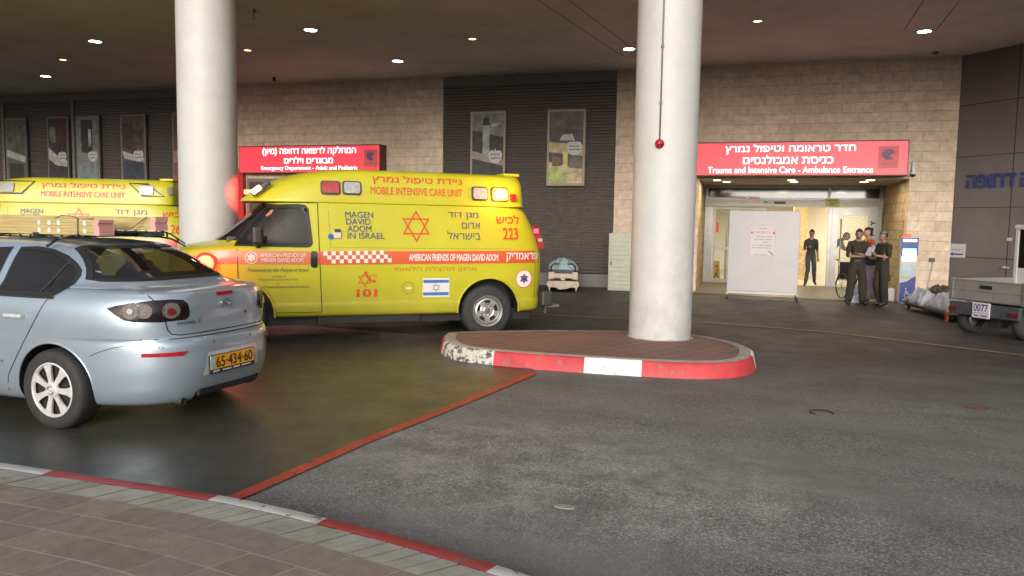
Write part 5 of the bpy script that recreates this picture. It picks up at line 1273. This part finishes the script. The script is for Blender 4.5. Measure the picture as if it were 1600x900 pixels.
# information totem
tt = empty('information_totem', 'slim white and blue information totem with a lit screen against the stone wall', 'information kiosk', (3.60, 19.25, 0), R(4))
bm = NB(); prism(bm, [(-.165, 0), (.165, 0), (.19, 1.50), (-.19, 1.50)], .20, at_xz(0, .20, 0)); bmesh.ops.bevel(bm, geom=list(bm.edges), offset=.012, segments=2, affect='EDGES'); obj('casing', bm, 'white_metal', tt)
wall_patch('blue_panel', [[(-.155, .02), (.155, .02), (.165, .62), (.10, .59), (-.02, .50), (-.162, .46)]], -.003, 'totem_blue', tt)
wall_patch('blue_header', [[(-.175, 1.08), (.175, 1.08), (.182, 1.49), (-.182, 1.49)]], -.003, 'totem_blue', tt)
wall_patch('header_light', [[(-.14, 1.40), (.14, 1.40), (.14, 1.455), (-.14, 1.455)]], -.008, 'screen_white', tt)
wall_patch('screen', [[(-.14, .96), (.14, .96), (.14, 1.19), (-.14, 1.19)]], -.008, 'screen_white', tt)
wall_patch('screen_bar', [[(-.14, 1.192), (.14, 1.192), (.14, 1.25), (-.14, 1.25)]], -.008, 'screen_blue', tt)
wall_patch('leaflet_panel', [[(-.13, .66), (.12, .66), (.12, .84), (-.13, .84)]], -.005, 'totem_pale', tt)
wall_patch('leaflet_mark', [[(-.03, .76), (.05, .76), (.05, .81), (-.03, .81)]], -.0095, 'paper', tt, .001)
wall_patch('totem_arrow', stroke([(-.14, .585), (.10, .585)], .010)+[[(.09, .565), (.13, .585), (.09, .605)]], -.0075, 'paper_ink', tt, .001)
wc = stroke([(-.03, .30), (-.02, .22), (.03, .22), (.05, .15), (.08, .15)], .018)+stroke([(-.015, .26), (.03, .26)], .013)+[ngon(-.03, .335, .018, 12)]
wc += stroke([(-.035, .25), (-.06, .20), (-.05, .14), (.0, .12), (.035, .15)], .012)
wall_patch('wheelchair_symbol', wc, -.0075, 'paper', tt, .002)
bm = NB(); box(bm, -.16, .03, .02, .16, 1.501, 1.57, bev=.01); tag_rb = obj('red_box', bm, 'orange_plastic'); tag_rb.matrix_world = Matrix.Translation((3.60, 19.25, 0)) @ Matrix.Rotation(R(4), 4, 'Z'); tag(tag_rb, 'small orange red box lying on top of the information totem', 'box')
# small white box beside the totem
bm = NB(); box(bm, 3.10, 3.40, 19.55, 19.8, .013, .30, bev=.01); sb = tag(obj('carton', bm, 'paper'), 'low white carton between the olive uniform and the totem', 'carton')

# ---- flat trolley with sheets
tr = empty('flat_trolley', 'low flat trolley loaded with crumpled white sheets beside the totem', 'trolley', (3.80, 16.85, 0), R(-80))
bm = NB(); box(bm, -1.15, 1.15, -.33, .33, .125, .15, bev=.005); obj('deck', bm, 'cart_grey', tr)
bm = NB(); box(bm, -1.1, 1.1, -.30, -.26, .09, .125); box(bm, -1.1, 1.1, .26, .30, .09, .125); obj('rails', bm, 'dark_metal', tr)
for x, y in ((-1.0, -.25), (-1.0, .25), (1.0, -.25), (1.0, .25)):
    bm = NB(); lathe(bm, [(0, -.02), (.038, -.02), (.045, 0), (.038, .02), (0, .02)], 'Y', 18, org=(x, y, .045)); obj('caster', bm, 'rubber', tr)
bm = NB(); box(bm, 1.0, 1.08, -.37, -.331, .0, .16); obj('leg', bm, 'orange_plastic', tr)
def heap(name, label, loc, rz, sx, sy, h, mats, seed, z0, cat='bedding', group=None):
    r_ = random.Random(seed); bm = NB(); n = 60
    bumps = [(r_.uniform(-.8, .8), r_.uniform(-.6, .6), r_.uniform(.12, .4), r_.uniform(.3, 1)) for _ in range(16)]
    folds = [(r_.uniform(-1, 1), r_.uniform(-1, 1), r_.uniform(0, math.pi), r_.uniform(9, 22)) for _ in range(7)]
    G = []
    for i in range(n+1):
        row = []
        for j in range(n+1):
            u, v_ = -1+2*i/n, -1+2*j/n
            e = max(0, 1-abs(u)**3.5)*max(0, 1-abs(v_)**3.0)
            z = e**.5*(.55+sum(a*math.exp(-((u-bx)**2+(v_-by)**2)/(w*w)) for bx, by, w, a in bumps)*.16)
            z += e**.3*(.10*abs(_noise.noise(Vector((u*2.6+seed, v_*2.2, .3))))+.07*_noise.noise(Vector((u*6+seed, v_*5, 2))))+e**.3*sum(.009/h*math.sin(k*((u-fx)*math.cos(t)+(v_-fy)*math.sin(t))+2*math.sin(3*u+fx)) for fx, fy, t, k in folds)
            ww = 1+.06*math.sin(7*u+seed)+.05*math.sin(5*v_)
            row.append(bm.verts.new((u*sx*ww, v_*sy*ww, max(0.004, z*h))))
        G.append(row)
    for i in range(n):
        for j in range(n): bm.faces.new((G[i][j], G[i+1][j], G[i+1][j+1], G[i][j+1]))
    bot = []
    bm.faces.new([G[0][j] for j in range(n+1)]+[G[i][n] for i in range(1, n+1)]+[G[n][j] for j in range(n-1, -1, -1)]+[G[i][0] for i in range(n-1, 0, -1)])
    o = obj(name, bm, mats, smooth=170); o.location = (loc[0], loc[1], z0); o.rotation_euler = (0, 0, rz); return tag(o, label, cat, group)
heap('crumpled_sheet', 'crumpled bluish white sheet heaped next to the totem', (3.66, 17.45, 0), R(-80), .50, .31, .40, 'sheet', 3, .152)
heap('crumpled_sheet', 'crumpled white sheet at the cart end of the trolley', (3.86, 16.42, 0), R(-78), .52, .31, .36, 'sheet', 9, .152)
heap('duffel_bag', 'mottled brown camouflage bag on top of the heaped sheets', (3.86, 16.95, 0), R(-78), .50, .16, .17, 'camo', 5, .43, 'bag')
t = empty('wall_socket', 'small dark wall socket with a thin pale cable running down the stone wall', 'socket', (4.28, FY-.012, .95))
bm = NB(); box(bm, -.04, .08, -.03, .01, -.03, .06, bev=.005); obj('socket_plate', bm, 'dark_metal', t)
bm = NB(); path(bm, [(.04, -.02, -.03), (.02, -.03, -.2), (-.02, -.03, -.5), (-.06, -.04, -.8)], .008, 6); obj('cable', bm, 'paper', t)

# ---- stretcher beside the louvred wall
st = empty('hospital_stretcher', 'hospital stretcher with rumpled grey green bedding behind the nearer ambulance', 'stretcher', (-4.22, 18.42, 0), R(14))
bm = NB()
for x in (-.27, .27): box(bm, x-.02, x+.02, 0, 1.85, .40, .44)
box(bm, -.27, .27, 0, .05, .38, .44); box(bm, -.27, .27, 1.8, 1.85, .38, .44); obj('frame', bm, 'cream_plastic', st)
bm = NB(); box(bm, -.36, .36, -.06, .10, .34, .46, bev=.02); box(bm, -.36, -.22, -.09, -.05, .32, .50, bev=.01); box(bm, .22, .36, -.09, -.05, .32, .50, bev=.01); obj('end_bumper', bm, 'cream_plastic', st)
bm = NB(); prism(bm, [(-.40, .18), (-.36, .10), (-.2, .12), (-.1, .06), (.1, .08), (.2, .12), (.36, .10), (.40, .18), (.38, .27), (-.38, .27)], 1.75, at_xz(0, 1.72, 0)); bmesh.ops.bevel(bm, geom=list(bm.edges), offset=.012, segments=2, affect='EDGES'); obj('base_cover', bm, 'cream_plastic', st)
bm = NB(); box(bm, -.05, .05, .35, .5, .25, .42); box(bm, -.05, .05, 1.3, 1.45, .25, .42); obj('column', bm, 'steel', st)
bm = NB(); path(bm, [(-.28, -.05, .46), (-.30, -.10, .62), (-.22, -.12, .70), (-.10, -.12, .70)], .018, 8); path(bm, [(.28, -.05, .46), (.30, -.10, .62), (.22, -.12, .70), (.10, -.12, .70)], .018, 8); obj('push_handle', bm, 'black', st)
for x, y in ((-.33, .05), (.33, .05), (-.33, 1.65), (.33, 1.65)):
    bm = NB(); lathe(bm, [(0, -.02), (.065, -.02), (.075, 0), (.065, .02), (0, .02)], 'X', 22, org=(x, y, .075)); tube(bm, (x, y, .08), (x, y+.02, .22), .018); obj('caster', bm, 'cream_plastic', st)
bm = NB(); box(bm, -.32, .32, -.02, 1.82, .445, .53, bev=.03); obj('mattress', bm, 'dark_metal', st)
hb = heap('blanket', 'rumpled grey green blanket on the stretcher', (-4.22-.9*math.sin(R(14)), 18.42+.9*math.cos(R(14)), 0), R(104), .88, .36, .32, 'sheet_blue', 12, .532)

# ---- pale slatted cabinet door leaning by the stone wall
cb = empty('slatted_cabinet', 'tall pale green cabinet of shallow drawers standing against the wall left of the front column', 'cabinet', (-2.85, 19.78, 0), R(-2))
bm = NB(); box(bm, -.44, .44, -.24, .22, .0, 1.46); obj('carcass', bm, mat('pale_green', (.42, .44, .36), .5, var=.1), cb)
k = 0; z = .03
for h_ in (.12, .10, .11, .12, .12, .19, .12, .11, .11, .11, .11):
    bm = NB(); box(bm, -.425, .425, -.262, -.241, z+.006, z+h_-.006, bev=.004); d_ = obj('drawer', bm, bpy.data.materials['pale_green'], cb)
    if abs(h_-.19) < 1e-6:
        for hx in (-.37, .37):
            bm = NB(); box(bm, hx-.012, hx+.012, -.28, -.262, z+.05, z+.14); obj('handle', bm, 'dark_metal', d_)
    z += h_

# ---- electric utility cart, rear corner
CA = R(36)
ct = empty('utility_cart', 'grey flatbed utility cart with plate 0077 parked at the grey panel wall', 'utility cart', (3.66, 13.66, 0), CA)
# local: +x forward, +y left; rear face at x=0
LX = Matrix(((0, 0, -1, 0), (-1, 0, 0, 0), (0, 1, 0, 0), (0, 0, 0, 1)))    # local x->-Y (picture right), y->Z, z->-X (backwards)
bm = NB(); box(bm, .0, .04, -.66, .62, .55, .885, bev=.006); tg = obj('tailgate', bm, 'cart_grey', ct)
bm = NB(); box(bm, -.008, .0, -.64, .60, .70, .72); box(bm, -.012, .0, -.64, .60, .86, .875); box(bm, -.012, .0, -.64, .60, .56, .575); obj('ribs', bm, 'trim', tg)
bm = NB(); box(bm, -.016, -.001, -.12, .08, .755, .81); obj('latch', bm, 'black', tg)
bm = NB(); box(bm, .04, 1.35, .58, .62, .55, .885, bev=.006); box(bm, .04, 1.35, -.66, -.62, .55, .885, bev=.006); obj('side_board', bm, 'cart_grey', ct)
bm = NB(); box(bm, .04, 1.35, -.62, .58, .54, .58); obj('bed', bm, 'cart_grey', ct)
for y in (.60, -.66):
    bm = NB(); box(bm, -.02, .03, y-.03, y+.03, .54, .90, bev=.004); obj('corner_post', bm, 'alu', ct)
bm = NB(); box(bm, .02, 2.6, -.40, .36, .30, .50); box(bm, -.05, .02, -.62, .58, .32, .52, bev=.01); obj('chassis', bm, 'cart_dark', ct)
for y, in ((.50,), (-.54,)):
    bm = NB(); box(bm, -.075, -.05, y-.08, y+.08, .37, .43, bev=.01); obj('tail_lamp', bm, 'lens_dim', ct)
bm = NB(); box(bm, -.075, -.055, -.16, .14, .30, .54, bev=.004); pl2 = obj('number_plate', bm, 'paper', ct)
bm = NB(); b = text_bm('0077', .25, .12, .015, 'C'); put(bm, b, Matrix.Translation((-.077, -.01, .40)) @ LX); b = quads_bm(stroke([(-.12, 0), (-.03, 0)], .02)+stroke([(-.01, 0), (.12, 0)], .02)+stroke([(-.14, .04), (.14, .04)], .008)); put(bm, b, Matrix.Translation((-.077, -.01, .335)) @ LX); obj('plate_text', bm, 'totem_blue', pl2)
for x, y in ((.28, .45), (.28, -.50), (2.1, .45), (2.1, -.50)):
    bm = NB(); lathe(bm, [(.12, -.08), (.20, -.08), (.225, -.05), (.23, 0), (.225, .05), (.20, .08), (.12, .08)], 'Y', 32, org=(x, y, .23)); w_ = obj('wheel', bm, 'rubber', ct, smooth=50)
    bm = NB(); lathe(bm, [(0, -.05), (.12, -.06), (.125, .06), (0, .05)], 'Y', 24, org=(x, y, .23)); obj('rim', bm, 'steel', w_)
bm = NB(); tube(bm, (.28, -.45, .24), (.28, .42, .24), .035); box(bm, .18, .40, -.14, .06, .14, .34, bev=.03); obj('axle', bm, 'dark_metal', ct)
bm = NB(); box(bm, 1.38, 1.43, -.66, -.60, .5, 1.72, bev=.01); box(bm, 1.38, 1.43, .56, .62, .5, 1.72, bev=.01); box(bm, 1.36, 2.6, -.68, .64, 1.70, 1.78, bev=.03); box(bm, 1.40, 1.44, -.60, .56, .5, 1.05); obj('cab', bm, 'white_metal', ct)
bm = NB(); box(bm, 1.405, 1.415, -.60, .56, 1.05, 1.70); obj('cab_glass', bm, 'tinted_glass', ct)
bm = NB(); box(bm, 1.44, 2.6, -.64, .60, .30, .85, bev=.04); obj('cab_body', bm, 'white_metal', ct)

# ================================================================== PEOPLE
def person(label, loc, rz, J, mats, h=1.65, hair='cap', dress=None, face=(0, 0), radii=None, hands='curl'):
    """J: joint positions in metres for a 1.70 m figure facing -Y. mats: dict part->material"""
    k = h/1.70
    p = empty('person', label, 'person', loc, rz)
    base = dict(pel=(0, 0, .92), wai=(0, 0, 1.06), che=(0, 0, 1.26), upc=(0, .005, 1.38), nec=(0, 0, 1.455), hed=(0, -.012, 1.53), hem=(0, -.022, 1.60), het=(0, -.015, 1.655),
        hiL=(.085, 0, .89), knL=(.10, -.02, .49), anL=(.11, .02, .09), toL=(.125, -.15, .045), hiR=(-.085, 0, .89), knR=(-.10, -.02, .49), anR=(-.11, .02, .09), toR=(-.125, -.15, .045),
        shL=(.175, .01, 1.375), elL=(.22, .03, 1.10), wrL=(.23, -.06, .87), haL=(.225, -.09, .80), shR=(-.175, .01, 1.375), elR=(-.22, .03, 1.10), wrR=(-.23, -.06, .87), haR=(-.225, -.09, .80))
    base.update(J)
    rad = dict(pel=(.135, .105), wai=(.125, .092), che=(.145, .105), upc=(.13, .09), nec=(.052, .052), hed=(.058, .066), hem=(.074, .090), het=(.058, .070),
        hi=(.092, .095), kn=(.066, .07), an=(.046, .05), to=(.036, .03), sh=(.062, .062), el=(.044, .044), wr=(.028, .030), ha=(.030, .020))
    if radii: rad.update(radii)
    names = ['pel', 'wai', 'che', 'upc', 'nec', 'hed', 'hem', 'het']
    edges = list(zip(names, names[1:]))
    for s in 'LR': edges += [('pel', 'hi'+s), ('hi'+s, 'kn'+s), ('kn'+s, 'an'+s), ('an'+s, 'to'+s), ('upc', 'sh'+s), ('sh'+s, 'el'+s), ('el'+s, 'wr'+s), ('wr'+s, 'ha'+s)]
    keys = list(base); V = [Vector(base[q_])*k for q_ in keys]; RR = [rad.get(q_, rad.get(q_[:2])) for q_ in keys]
    E = [(keys.index(a), keys.index(b)) for a, b in edges]
    tagm = {}
    for a, b in edges:
        m_ = {'pel': 'legs', 'wai': 'top', 'che': 'top', 'upc': 'top', 'nec': 'skin', 'hed': 'skin', 'hem': 'skin', 'hi': 'legs', 'kn': 'legs', 'an': 'shoe', 'sh': 'sleeve', 'el': 'fore', 'wr': 'skin'}[a if a in ('pel', 'wai', 'che', 'upc', 'nec', 'hed', 'hem') else a[:2]]
        if a == 'pel' and b == 'wai': m_ = 'top'
        if a == 'upc' and b != 'nec': m_ = 'top'
        if b == 'nec': m_ = 'skin'
        tagm[(a, b)] = m_
    # fingers
    for s in 'LR':
        ha, wr = Vector(base['ha'+s]), Vector(base['wr'+s]); d = (ha-wr).normalized(); side = d.cross(Vector((0, 0, 1)))
        if side.length < .2: side = d.cross(Vector((0, 1, 0)))
        side.normalize(); nn = d.cross(side)
        curl = -nn if hands == 'curl' else nn
        for f in range(4):
            o0 = ha+side*(-.027+.018*f); L = (.036, .042, .040, .030)[f]
            a1_ = o0+d*L; a2_ = a1_+(d*.6+curl*.7)*L*.75; iv = len(V); V += [q_*k for q_ in (o0, a1_, a2_)]; RR += [(.0095, .0095)]*3; keys += ['f']*3
            E += [(keys.index('ha'+s), iv), (iv, iv+1), (iv+1, iv+2)]
        o0 = wr*.45+ha*.55+side*-.03; a1_ = o0+(d*.5-side*.75)*.04; iv = len(V); V += [q_*k for q_ in (o0, a1_+d*.01)]; RR += [(.011, .011)]*2; keys += ['f']*2; E += [(keys.index('ha'+s), iv), (iv, iv+1)]
    me = bpy.data.meshes.new('body'); me.from_pydata([tuple(v_) for v_ in V], E, [])
    o = bpy.data.objects.new('body', me); col.objects.link(o)
    md = o.modifiers.new('s', 'SKIN'); md.use_smooth_shade = True
    for i, sv in enumerate(me.skin_vertices[0].data): sv.radius = (RR[i][0]*k, RR[i][1]*k); sv.use_root = (i == 0)
    sb_ = o.modifiers.new('u', 'SUBSURF'); sb_.levels = 2; sb_.render_levels = 2
    bpy.context.view_layer.update()
    m2 = bpy.data.meshes.new_from_object(o.evaluated_get(bpy.context.evaluated_depsgraph_get())); bpy.data.objects.remove(o)
    kinds = ['skin', 'top', 'sleeve', 'fore', 'legs', 'shoe']
    m2.materials.clear()
    for q_ in kinds: m2.materials.append(M[mats[q_]])
    segs = [(Vector(base[a])*k, Vector(base[b])*k, m_, rad.get(a, rad.get(a[:2]))[0]*k) for (a, b), m_ in tagm.items()]
    handp = [Vector(base['ha'+s])*k for s in 'LR']
    for f in m2.polygons:
        c = f.center; best = None
        for a, b, m_, r_ in segs:
            ab = b-a; t_ = max(0, min(1, (c-a).dot(ab)/ab.length_squared)); dd = (c-(a+ab*t_)).length-r_*.6
            if best is None or dd < best[0]: best = (dd, m_)
        m_ = best[1]
        if min((c-q_).length for q_ in handp) < .10*k: m_ = 'skin'
        f.material_index = kinds.index(m_); f.use_smooth = True
    from mathutils import noise as _n
    cloth = set()
    for f in m2.polygons:
        if f.material_index in (1, 2, 4): cloth.update(f.vertices)
    for vi in cloth:
        v_ = m2.vertices[vi]; c = v_.co*1.0
        v_.co += v_.normal*(.012*_n.noise(Vector((c.x*9+loc[0], c.y*9, c.z*16)))+.007*_n.noise(Vector((c.x*22, c.y*22+loc[1], c.z*30))))*k
    body = bpy.data.objects.new('body', m2); col.objects.link(body); body.parent = p
    # head details, in a frame turned with the face
    hc = Vector(base['hem'])*k; fm = Matrix.Translation(hc) @ Matrix.Rotation(R(face[0]), 4, 'Z') @ Matrix.Rotation(R(face[1]), 4, 'X')
    bm = NB(); bmesh.ops.create_uvsphere(bm, u_segments=24, v_segments=16, radius=1); 
    for v_ in bm.verts:
        x, y, z = v_.co; v_.co = (x*.076*k, (y*.098-.004)*k, (z*.118-.01)*k)
        if z < -.3: v_.co.x *= 1-.25*(-z-.3); v_.co.y = v_.co.y*(1-.1*(-z-.3))-.006*k
    bmesh.ops.create_cone(bm, segments=8, radius1=.014*k, radius2=.004*k, depth=.035*k, cap_ends=True, matrix=Matrix.Translation((0, -.104*k, -.018*k)) @ Matrix.Rotation(R(20), 4, 'X'))
    for sx in (-1, 1): bmesh.ops.create_uvsphere(bm, u_segments=8, v_segments=6, radius=.02*k, matrix=Matrix.Translation((sx*.075*k, .0, -.015*k)) @ Matrix.Diagonal((.4, .8, 1.3, 1)))
    bmesh.ops.transform(bm, matrix=fm, verts=bm.verts)
    for f in bm.faces: f.smooth = True
    obj('face', bm, mats['skin'], p)
    bm = NB()
    for sx in (-1, 1): bmesh.ops.create_uvsphere(bm, u_segments=8, v_segments=6, radius=.009*k, matrix=fm @ Matrix.Translation((sx*.030*k, -.094*k, .004*k)))
    obj('eyes', bm, 'eye', p)
    bm = NB(); box(bm, -.022*k, .022*k, -.004*k, .004*k, -.004*k, .004*k, mtx=fm @ Matrix.Translation((0, -.092*k, -.062*k))); obj('mouth', bm, 'red_ink' if False else 'skin_dark', p)
    if hair:
        bm = NB(); bmesh.ops.create_uvsphere(bm, u_segments=24, v_segments=16, radius=1)
        dele = [v_ for v_ in bm.verts if (v_.co.z < .25 and v_.co.y < -.15) or v_.co.z < (-.35 if hair == 'cap' else -.6)]
        bmesh.ops.delete(bm, geom=dele, context='VERTS')
        for v_ in bm.verts:
            v_.co = (v_.co.x*.083*k, (v_.co.y*.105+.002)*k, (v_.co.z*.123-.004)*k)
            v_.co *= 1+rr.uniform(-.015, .03)
        bmesh.ops.transform(bm, matrix=fm, verts=bm.verts)
        for f in bm.faces: f.smooth = True
        obj('hair', bm, 'hair', p)
        if hair == 'bun':
            bm = NB(); bmesh.ops.create_uvsphere(bm, u_segments=14, v_segments=10, radius=.045*k, matrix=fm @ Matrix.Translation((0, .08*k, .06*k))); obj('hair_bun', bm, 'hair', p)
    return p, base, k, fm
OL = dict(skin='skin_dark', top='olive', sleeve='olive', fore='skin_dark', legs='olive', shoe='black')
p1, b1, k1, f1 = person('soldier in olive uniform with folded arms, facing the camera by the glass door', (2.40, 18.25, .0), R(12),
    dict(elL=(.245, -.06, 1.12), wrL=(.02, -.22, 1.14), haL=(-.08, -.215, 1.16), elR=(-.245, -.06, 1.10), wrR=(-.02, -.19, 1.10), haR=(.08, -.20, 1.12),
         knL=(.13, -.02, .49), anL=(.16, .02, .09), toL=(.20, -.13, .045), knR=(-.12, -.02, .49), anR=(-.15, .02, .09), toR=(-.19, -.13, .045)), OL, 1.66,
    radii=dict(pel=(.155, .12), wai=(.15, .115), che=(.165, .12), hi=(.118, .115), kn=(.098, .10), an=(.084, .085), sh=(.072, .072), to=(.048, .038)), face=(-25, 0))
bm = NB(); lathe(bm, [(.158*k1, .985*k1), (.160*k1, .99*k1), (.160*k1, 1.02*k1), (.157*k1, 1.025*k1)], n=32)
for v_ in bm.verts: v_.co.y *= .80
obj('belt', bm, 'black', p1)
p2, b2, k2, f2 = person('soldier in olive uniform and patterned skullcap, standing side on and holding papers', (2.88, 18.10, .0), R(-62),
    dict(elL=(.21, .0, 1.12), wrL=(.12, -.26, 1.16), haL=(.10, -.33, 1.20), elR=(-.20, .02, 1.10), wrR=(-.10, -.24, 1.10), haR=(-.07, -.31, 1.14),
         knR=(-.09, -.06, .49), anR=(-.10, .06, .09), toR=(-.12, -.10, .045)), OL, 1.62,
    radii=dict(pel=(.15, .12), wai=(.145, .115), che=(.155, .12), hi=(.112, .118), kn=(.094, .10), an=(.080, .085), sh=(.070, .070), to=(.048, .038)), face=(0, 0))
bm = NB(); bmesh.ops.create_uvsphere(bm, u_segments=20, v_segments=12, radius=1)
bmesh.ops.delete(bm, geom=[v_ for v_ in bm.verts if v_.co.z < .45], context='VERTS')
for v_ in bm.verts: v_.co = (v_.co.x*.092*k2, (v_.co.y*.108+.008)*k2, (v_.co.z*.130-.004)*k2)
bmesh.ops.transform(bm, matrix=f2, verts=bm.verts); obj('skullcap', bm, mat('knit', (.12, .13, .13), .9, var=.8, vs=40), p2)
pm2 = Matrix.Translation((2.88, 18.10, 0)) @ Matrix.Rotation(R(-62), 4, 'Z')
bm = NB(); box(bm, -.10, .08, -.012, .004, 0, .20, mtx=pm2 @ Matrix.Translation((0, -.36, 1.10)) @ Matrix.Rotation(R(-25), 4, 'X')); tag(obj('papers', bm, 'paper'), 'white papers held by the soldier in the skullcap', 'papers')
for pp_, kk_ in ((p1, k1), (p2, k2)):
    bm = NB()
    for sx in (-1, 1):
        prism(bm, [(0, 0), (sx*.075, .055), (sx*.085, .005), (sx*.045, -.05)], .012, Matrix.Translation((sx*.012*kk_, -.088*kk_, 1.405*kk_)) @ Matrix.Rotation(R(-28), 4, 'X') @ XZ)
    obj('collar', bm, 'olive', pp_)
    bm = NB()
    for sx in (-1, 1): box(bm, sx*.085*kk_-.045, sx*.085*kk_+.045, -.118, -.100, 1.22*kk_, 1.31*kk_, bev=.006)
    obj('chest_pocket', bm, 'olive', pp_)
    bm = NB()
    for sx in (-1, 1): box(bm, sx*.165*kk_-.012, sx*.165*kk_+.022, -.06, .07, .60*kk_, .74*kk_, bev=.012)
    obj('leg_pocket', bm, 'olive', pp_)
BK = dict(skin='skin_dark', top='tshirt_black', sleeve='tshirt_black', fore='skin_dark', legs='jeans', shoe='black')
p3, b3, k3, f3 = person('man in black t-shirt and dark jeans walking out of the open door holding a phone', (1.86, 23.6, .01), R(6),
    dict(shL=(.155, .01, 1.36), shR=(-.155, .01, 1.36), elR=(-.185, .03, 1.10), wrR=(-.12, -.20, 1.14), haR=(-.10, -.26, 1.18), elL=(.185, .05, 1.09), wrL=(.20, -.02, .87), haL=(.20, -.05, .79),
         knR=(-.09, -.14, .50), anR=(-.15, -.16, .09), toR=(-.20, -.31, .045), knL=(.11, -.02, .49), anL=(.17, .16, .13), toL=(.19, .02, .05)), BK, 1.62, radii=dict(hi=(.088, .09), sh=(.055, .055), el=(.042, .042)), face=(-5, 12))
pm3 = Matrix.Translation((1.86, 23.6, .01)) @ Matrix.Rotation(R(6), 4, 'Z')
bm = NB(); box(bm, -.035, .035, -.005, .005, 0, .13, bev=.004, mtx=pm3 @ Matrix.Translation((-.13, -.29, 1.05)) @ Matrix.Rotation(R(-30), 4, 'X')); tag(obj('phone', bm, 'black_gloss'), 'dark phone in the hand of the walking man', 'phone')
p4, b4, k4, f4 = person('woman in orange top and long lilac skirt standing between the two soldiers', (2.70, 18.95, .0), R(-70),
    dict(elL=(.19, .0, 1.12), wrL=(.14, -.2, 1.05), haL=(.12, -.27, 1.07), elR=(-.19, .0, 1.12), wrR=(-.14, -.2, 1.05), haR=(-.12, -.27, 1.07)),
    dict(skin='skin', top='orange_cloth', sleeve='sheet', fore='skin', legs='lilac', shoe='black'), 1.70, hair='bun')
bm = NB(); prof = [(.15, 1.02), (.165, .92), (.175, .75), (.19, .5), (.215, .28), (.235, .10), (.225, .10)]
R_ = lathe(bm, prof, n=40)
for ring, (r_, z_) in zip(R_, prof):
    for i, v_ in enumerate(ring):
        fl_ = 1+.06*math.sin(i/40*2*math.pi*9)*(1.02-z_); v_.co.x *= fl_; v_.co.y *= fl_*.85
obj('skirt', bm, 'lilac', p4)
bm = NB(); bmesh.ops.create_uvsphere(bm, u_segments=18, v_segments=12, radius=1, matrix=Matrix.Translation((2.74, 18.74, 1.0)) @ Matrix.Rotation(R(10), 4, 'Z') @ Matrix.Diagonal((.21, .10, .14, 1)))
for f in bm.faces: f.smooth = True
tag(obj('shoulder_bag', bm, 'tshirt_black'), 'black bag at the waist of the woman in orange', 'bag')
bm = NB(); path(bm, [(-.10, -.06, 1.30), (-.05, -.10, 1.40), (0, -.07, 1.47), (.05, -.10, 1.40), (.1, -.06, 1.30)], .010, 6); obj('lanyard', bm, 'yellow_sign', p4)
p5, b5, k5, f5 = person('person in grey top leaning forward behind the glass, partly hidden by the door post', (2.52, 24.7, .01), R(75),
    dict(che=(0, -.12, 1.24), upc=(0, -.22, 1.33), nec=(0, -.30, 1.37), hed=(0, -.36, 1.42), hem=(0, -.40, 1.47), het=(0, -.40, 1.52), shL=(.17, -.20, 1.33), shR=(-.17, -.20, 1.33),
         elL=(.21, -.32, 1.10), wrL=(.16, -.5, 1.12), haL=(.14, -.57, 1.14), elR=(-.21, -.32, 1.10), wrR=(-.16, -.5, 1.02), haR=(-.14, -.57, 1.0)),
    dict(skin='skin', top='grey_cloth', sleeve='grey_cloth', fore='skin', legs='jeans', shoe='black'), 1.68)
# wheelchair beside the left soldier, mostly hidden
wcr = empty('wheelchair', 'dark wheelchair standing by the door post behind the soldier with folded arms', 'wheelchair', (2.55, 19.9, 0.012), R(20))
for x in (-.28, .22):
    bm = NB(); prof = [(.285, -.012), (.30, -.012), (.30, .012), (.285, .012)]; lathe(bm, prof, 'X', 40, org=(x, 0, .30), closed=True)
    for k_ in range(10):
        a = 2*math.pi*k_/10; tube(bm, (x, 0, .30), (x, .285*math.cos(a), .30+.285*math.sin(a)), .003, n=4)
    obj('wheel', bm, 'black', wcr)
bm = NB()
for x in (-.24, .18): path(bm, [(x, -.35, .08), (x, -.3, .45), (x, .22, .45), (x, .25, .88), (x, .36, .90)], .013, 8)
obj('frame', bm, 'steel', wcr)
bm = NB(); box(bm, -.24, .18, -.28, .2, .45, .48); box(bm, -.24, .18, .20, .23, .48, .86); obj('seat', bm, 'black', wcr)
for x in (-.24, .18):
    bm = NB(); tube(bm, (x, .30, .89), (x, .42, .905), .018); obj('grip', bm, 'black', wcr)
# printed white bag on the floor behind the left soldier
bm = NB(); box(bm, -.12, .12, -.06, .06, 0, .42, bev=.02); 
for v_ in bm.verts: v_.co.x *= 1+.1*math.sin(v_.co.z*14); v_.co.y *= 1+.2*math.sin(v_.co.z*9+1)
o = obj('carrier_bag', bm, 'paper', smooth=60); o.location = (2.42, 18.75, .002); tag(o, 'white printed carrier bag seen between the legs of the soldier with folded arms', 'bag')
wall_patch('bag_print', [ngon(0, .22, .06, 12)]+stroke([(-.07, .12), (.06, .10)], .03), -.075, 'totem_pale', o, .002)
